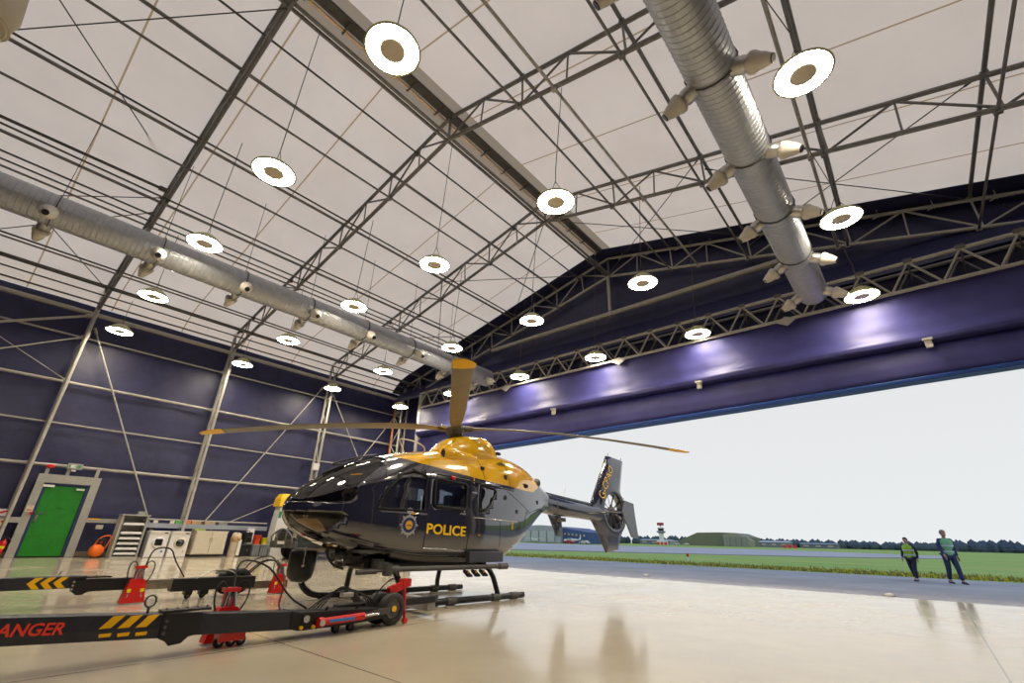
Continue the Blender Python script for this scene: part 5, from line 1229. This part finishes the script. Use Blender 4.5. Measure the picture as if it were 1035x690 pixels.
# ================================================================== people
def skin_obj(name, pts, edges, rad, m_, parent, lvl=2, root=0):
    me = bpy.data.meshes.new(name); me.from_pydata(pts, edges, []); me.materials.append(m_)
    o = bpy.data.objects.new(name, me); C.objects.link(o); o.parent = parent
    bm = bmesh.new(); bm.from_mesh(me); sl = bm.verts.layers.skin.verify(); bm.verts.ensure_lookup_table()
    for i, v in enumerate(bm.verts):
        r = rad[i]; v[sl].radius = r if isinstance(r, tuple) else (r, r); v[sl].use_root = (i == root)
    bm.to_mesh(me); bm.free()
    o.modifiers.new('skin', 'SKIN').use_smooth_shade = True
    s = o.modifiers.new('sub', 'SUBSURF'); s.levels = lvl; s.render_levels = lvl
    dg = bpy.context.evaluated_depsgraph_get(); dg.update()
    nm = bpy.data.meshes.new_from_object(o.evaluated_get(dg)); o.modifiers.clear(); o.data = nm
    if not nm.materials: nm.materials.append(m_)
    for f in nm.polygons: f.use_smooth = True
    return o
def person(loc, rz, H_, skin, hair, top, trouser, lab, stride=.22, vest=None, lean=0.):
    r = thing('person', lab, 'person', loc, rz)
    k = H_/1.76; S = lambda p: (p[0]*k, p[1]*k, p[2]*k)
    # facing -y
    hipz = .93; fL = (.10, -stride, .0); fR = (-.10, stride, .0)
    J = {'pel': (0, 0, .95), 'wst': (0, .01, 1.08), 'chs': (0, lean, 1.30), 'nkb': (0, lean, 1.47), 'nk': (0, lean-.01, 1.53), 'hd': (0, lean-.02, 1.60),
         'hL': (.10, 0, .90), 'kL': (.10, -stride*.75, .50), 'aL': (.10, -stride, .09), 'tL': (.11, -stride-.17, .04),
         'hR': (-.10, 0, .90), 'kR': (-.10, stride*.30, .49), 'aR': (-.10, stride*1.2, .11), 'tR': (-.11, stride*1.2-.15, .04),
         'sL': (.19, lean, 1.42), 'eL': (.25, lean+.12, 1.14), 'wL': (.25, lean+.02, .90), 'pL': (.25, lean-.01, .83),
         'sR': (-.19, lean, 1.42), 'eR': (-.25, lean-.02, 1.14), 'wR': (-.24, lean-.18, .94), 'pR': (-.24, lean-.23, .88)}
    R_ = dict(pel=.13, wst=.12, chs=.145, nkb=.07, nk=.055, hd=.06, hL=.095, kL=.06, aL=.042, tL=.035, hR=.095, kR=.06, aR=.042, tR=.035, sL=.065, eL=.042, wL=.03, pL=.032, sR=.065, eR=.042, wR=.03, pR=.032)
    K = list(J); E_ = [('pel','wst'),('wst','chs'),('chs','nkb'),('nkb','nk'),('nk','hd'),('pel','hL'),('hL','kL'),('kL','aL'),('aL','tL'),('pel','hR'),('hR','kR'),('kR','aR'),('aR','tR'),('chs','sL'),('sL','eL'),('eL','wL'),('wL','pL'),('chs','sR'),('sR','eR'),('eR','wR'),('wR','pR')]
    # fingers and thumb
    for s, nm in ((1, 'L'), (-1, 'R')):
        p = J['p'+nm]
        for q, (dy, ln) in enumerate(((-.03, .07), (-.01, .082), (.012, .078), (.032, .06))):
            a_, b_ = 'f%d%s' % (q, nm), 'g%d%s' % (q, nm)
            J[a_] = (p[0], p[1]+dy, p[2]-.035); J[b_] = (p[0]-s*.015, p[1]+dy-.012, p[2]-.035-ln); R_[a_] = .010; R_[b_] = .008; E_ += [('p'+nm, a_), (a_, b_)]
        J['th'+nm] = (p[0]-s*.015, p[1]-.045, p[2]-.04); R_['th'+nm] = .010; E_.append(('p'+nm, 'th'+nm))
    K = list(J); ix = {n: i for i, n in enumerate(K)}
    rad = [((R_[n]*k*1.15, R_[n]*k*.8) if n in ('pel', 'wst', 'chs') else R_[n]*k) for n in K]
    body = skin_obj('body', [S(J[n]) for n in K], [(ix[a_], ix[b_]) for a_, b_ in E_], rad, skin, r)
    # head joined to the body mesh
    hb = MB(); rings = []; hc = (0, lean-.03, 1.645)
    for i in range(13):
        t = i/12; z = -.125+.25*t; pr = sqrt(max(0, 1-((z)/.125)**2))
        R2 = []
        for j in range(20):
            q = 2*pi*j/20; wx = .078*pr*(1-.22*(1-t)**2); wy = .098*pr
            x = wx*cos(q); y = wy*sin(q)
            if sin(q) < -.85 and .36 < t < .58: y -= .022*(1-abs(t-.45)/.14)   # nose
            if sin(q) < -.6 and .5 < t < .62 and .2 < abs(cos(q)) < .6: y += .010     # eye sockets
            if sin(q) < -.8 and .2 < t < .3: y -= .006                                # lips
            R2.append(S((hc[0]+x, hc[1]+y, hc[2]+z)))
        rings.append(R2)
    hb.loft(rings)
    for s in (-1, 1): hb.ball(S((s*.08, lean-.02, 1.64)), .026*k, 8, sc=(.45, .8, 1.2))
    bm = bmesh.new(); bm.from_mesh(body.data)
    vs = [bm.verts.new(v) for v in hb.v]; bm.verts.index_update()
    for f in hb.f:
        try: bm.faces.new([vs[i] for i in f]).smooth = True
        except ValueError: pass
    bm.to_mesh(body.data); bm.free()
    a = MB()
    for s in (-1, 1): a.ball(S((s*.030, lean-.112, 1.66)), .010*k, 8)
    a.build('eye', BLACK, r, True)
    a = MB(); a.ball(S((0, lean-.022, 1.685)), .108*k, 16, sc=(.86, 1.03, .98)); o = a.build('hair', hair, r, True)
    for v in o.data.vertices:
        if v.co.y < (lean-.045)*k and v.co.z < 1.70*k: v.co.y = (lean-.045)*k
    # clothes
    cl = ['pel', 'hL', 'kL', 'aL', 'hR', 'kR', 'aR']; ci = {n: i for i, n in enumerate(cl)}
    skin_obj('trousers', [S((J[n][0], J[n][1], J[n][2]+(.03 if n[0] == 'p' else 0))) for n in cl], [(ci[a_], ci[b_]) for a_, b_ in (('pel','hL'),('hL','kL'),('kL','aL'),('pel','hR'),('hR','kR'),('kR','aR'))], [((R_[n]+.03)*k*1.1, (R_[n]+.03)*k*.85) if n == 'pel' else (R_[n]+.025)*k for n in cl], trouser, r)
    cl = ['wst', 'chs', 'nkb', 'sL', 'eL', 'wL', 'sR', 'eR', 'wR', 'pel']; ci = {n: i for i, n in enumerate(cl)}
    skin_obj('jacket', [S(J[n]) for n in cl], [(ci[a_], ci[b_]) for a_, b_ in (('pel','wst'),('wst','chs'),('chs','nkb'),('chs','sL'),('sL','eL'),('eL','wL'),('chs','sR'),('sR','eR'),('eR','wR'))], [((R_[n]+.03)*k*1.1, (R_[n]+.03)*k*.82) if n in ('wst', 'chs', 'pel') else (R_[n]+.016)*k for n in cl], top, r)
    if vest:
        a = MB(); hc2 = 0
        secs = [(.93, .20, .16, 0), (1.10, .20, .15, .01), (1.25, .22, .165, lean*.7), (1.40, .22, .155, lean), (1.49, .12, .10, lean)]
        a.loft([[S((sx*cos(2*pi*j/24), yy+sy*sin(2*pi*j/24), z)) for j in range(24)] for z, sx, sy, yy in secs], cap=False); v_ = a.build('high_vis_vest', vest, r, True)
        for z, sx, sy, yy in ((1.05, .206, .158, .008), (1.24, .226, .171, lean*.65)):
            a = MB(); a.loft([[S((sx*cos(2*pi*j/24), yy+sy*sin(2*pi*j/24), z+h)) for j in range(24)] for h in (-.025, .025)], cap=False); a.build('reflective_band', mat('reflective_silver', (.60, .66, .75), .3), v_, True)
    for nm in 'LR':
        a_, t_ = J['a'+nm], J['t'+nm]; a = MB()
        a.loft([[S((a_[0]+w*cos(q*pi/6), y, z0+h*(.5+.5*sin(q*pi/6)))) for q in range(12)] for y, w, h, z0 in ((a_[1]+.07, .035, .07, .0), (a_[1]+.03, .045, .11, .0), (a_[1]-.06, .048, .085, .0), (t_[1]-.02, .05, .055, .0), (t_[1]-.08, .03, .035, .0))]); a.build('shoe', BLACK, r, True)
    return r
SK = mat('skin', (.50, .28, .21), .55); HD = mat('dark_hair', (.06, .03, .025), .8); HG = mat('grey_hair', (.35, .27, .24), .8)
DK = mat('dark_navy_cloth', (.03, .035, .07), .85); NB = mat('navy_blue_cloth', (.035, .05, .13), .85); HV = mat('lime_high_vis', (.38, .62, .06), .7); HV2 = mat('mint_high_vis', (.22, .55, .28), .7)
person((-.62, 24.7, 0), radians(-20), 1.50, SK, HD, DK, DK, 'shorter dark-haired person in a lime high-vis vest walking on the apron', .20, HV)
person((.50, 24.3, 0), radians(25), 1.76, SK, HG, NB, NB, 'taller person in a mint high-vis vest and navy trousers leaning forward on the apron', .17, HV2, lean=-.05)

# ================================================================== light, camera
w = bpy.data.worlds.new('overcast'); bpy.context.scene.world = w; w.use_nodes = True
nt = w.node_tree; bg = nt.nodes['Background']
tc = node(nt, 'ShaderNodeTexCoord'); sp = node(nt, 'ShaderNodeSeparateXYZ'); nt.links.new(tc.outputs['Generated'], sp.inputs[0])
crp = node(nt, 'ShaderNodeValToRGB'); e = crp.color_ramp.elements; e[0].position = 0; e[0].color = (.83, .855, .865, 1); e[1].position = .75; e[1].color = (.61, .84, 1.2, 1)
nt.links.new(sp.outputs['Z'], crp.inputs[0]); nt.links.new(crp.outputs[0], bg.inputs[0]); x_ = e.new(.42); x_.color = (.765, .77, .785, 1); bg.inputs[1].default_value = WORLD
cam = bpy.data.cameras.new('camera'); co = bpy.data.objects.new('camera', cam); C.objects.link(co)
cam.sensor_width = 36; cam.lens = CF/1035*36; cam.clip_end = 3000; cam.clip_start = .05
F = V((-sin(CYAW)*cos(CPIT), cos(CYAW)*cos(CPIT), sin(CPIT))); R0 = F.cross(V((0, 0, 1))).normalized(); D0 = F.cross(R0)
rr = R0*cos(CROL)+D0*sin(CROL); dd = -R0*sin(CROL)+D0*cos(CROL)
co.matrix_world = Matrix((rr, -dd, -F)).transposed().to_4x4(); co.location = (0, 0, 1.1)
sc = bpy.context.scene; sc.camera = co
sc.view_settings.view_transform = 'Standard'; sc.view_settings.look = 'None'; sc.view_settings.gamma = 1; sc.view_settings.exposure = EXPO; sc.view_settings.use_curve_mapping = False
sc.cycles.use_denoising = True; sc.cycles.max_bounces = 8; sc.cycles.diffuse_bounces = 4; sc.cycles.glossy_bounces = 4; sc.cycles.transparent_max_bounces = 12
sc.cycles.sample_clamp_indirect = 4; sc.cycles.caustics_reflective = False; sc.cycles.caustics_refractive = False
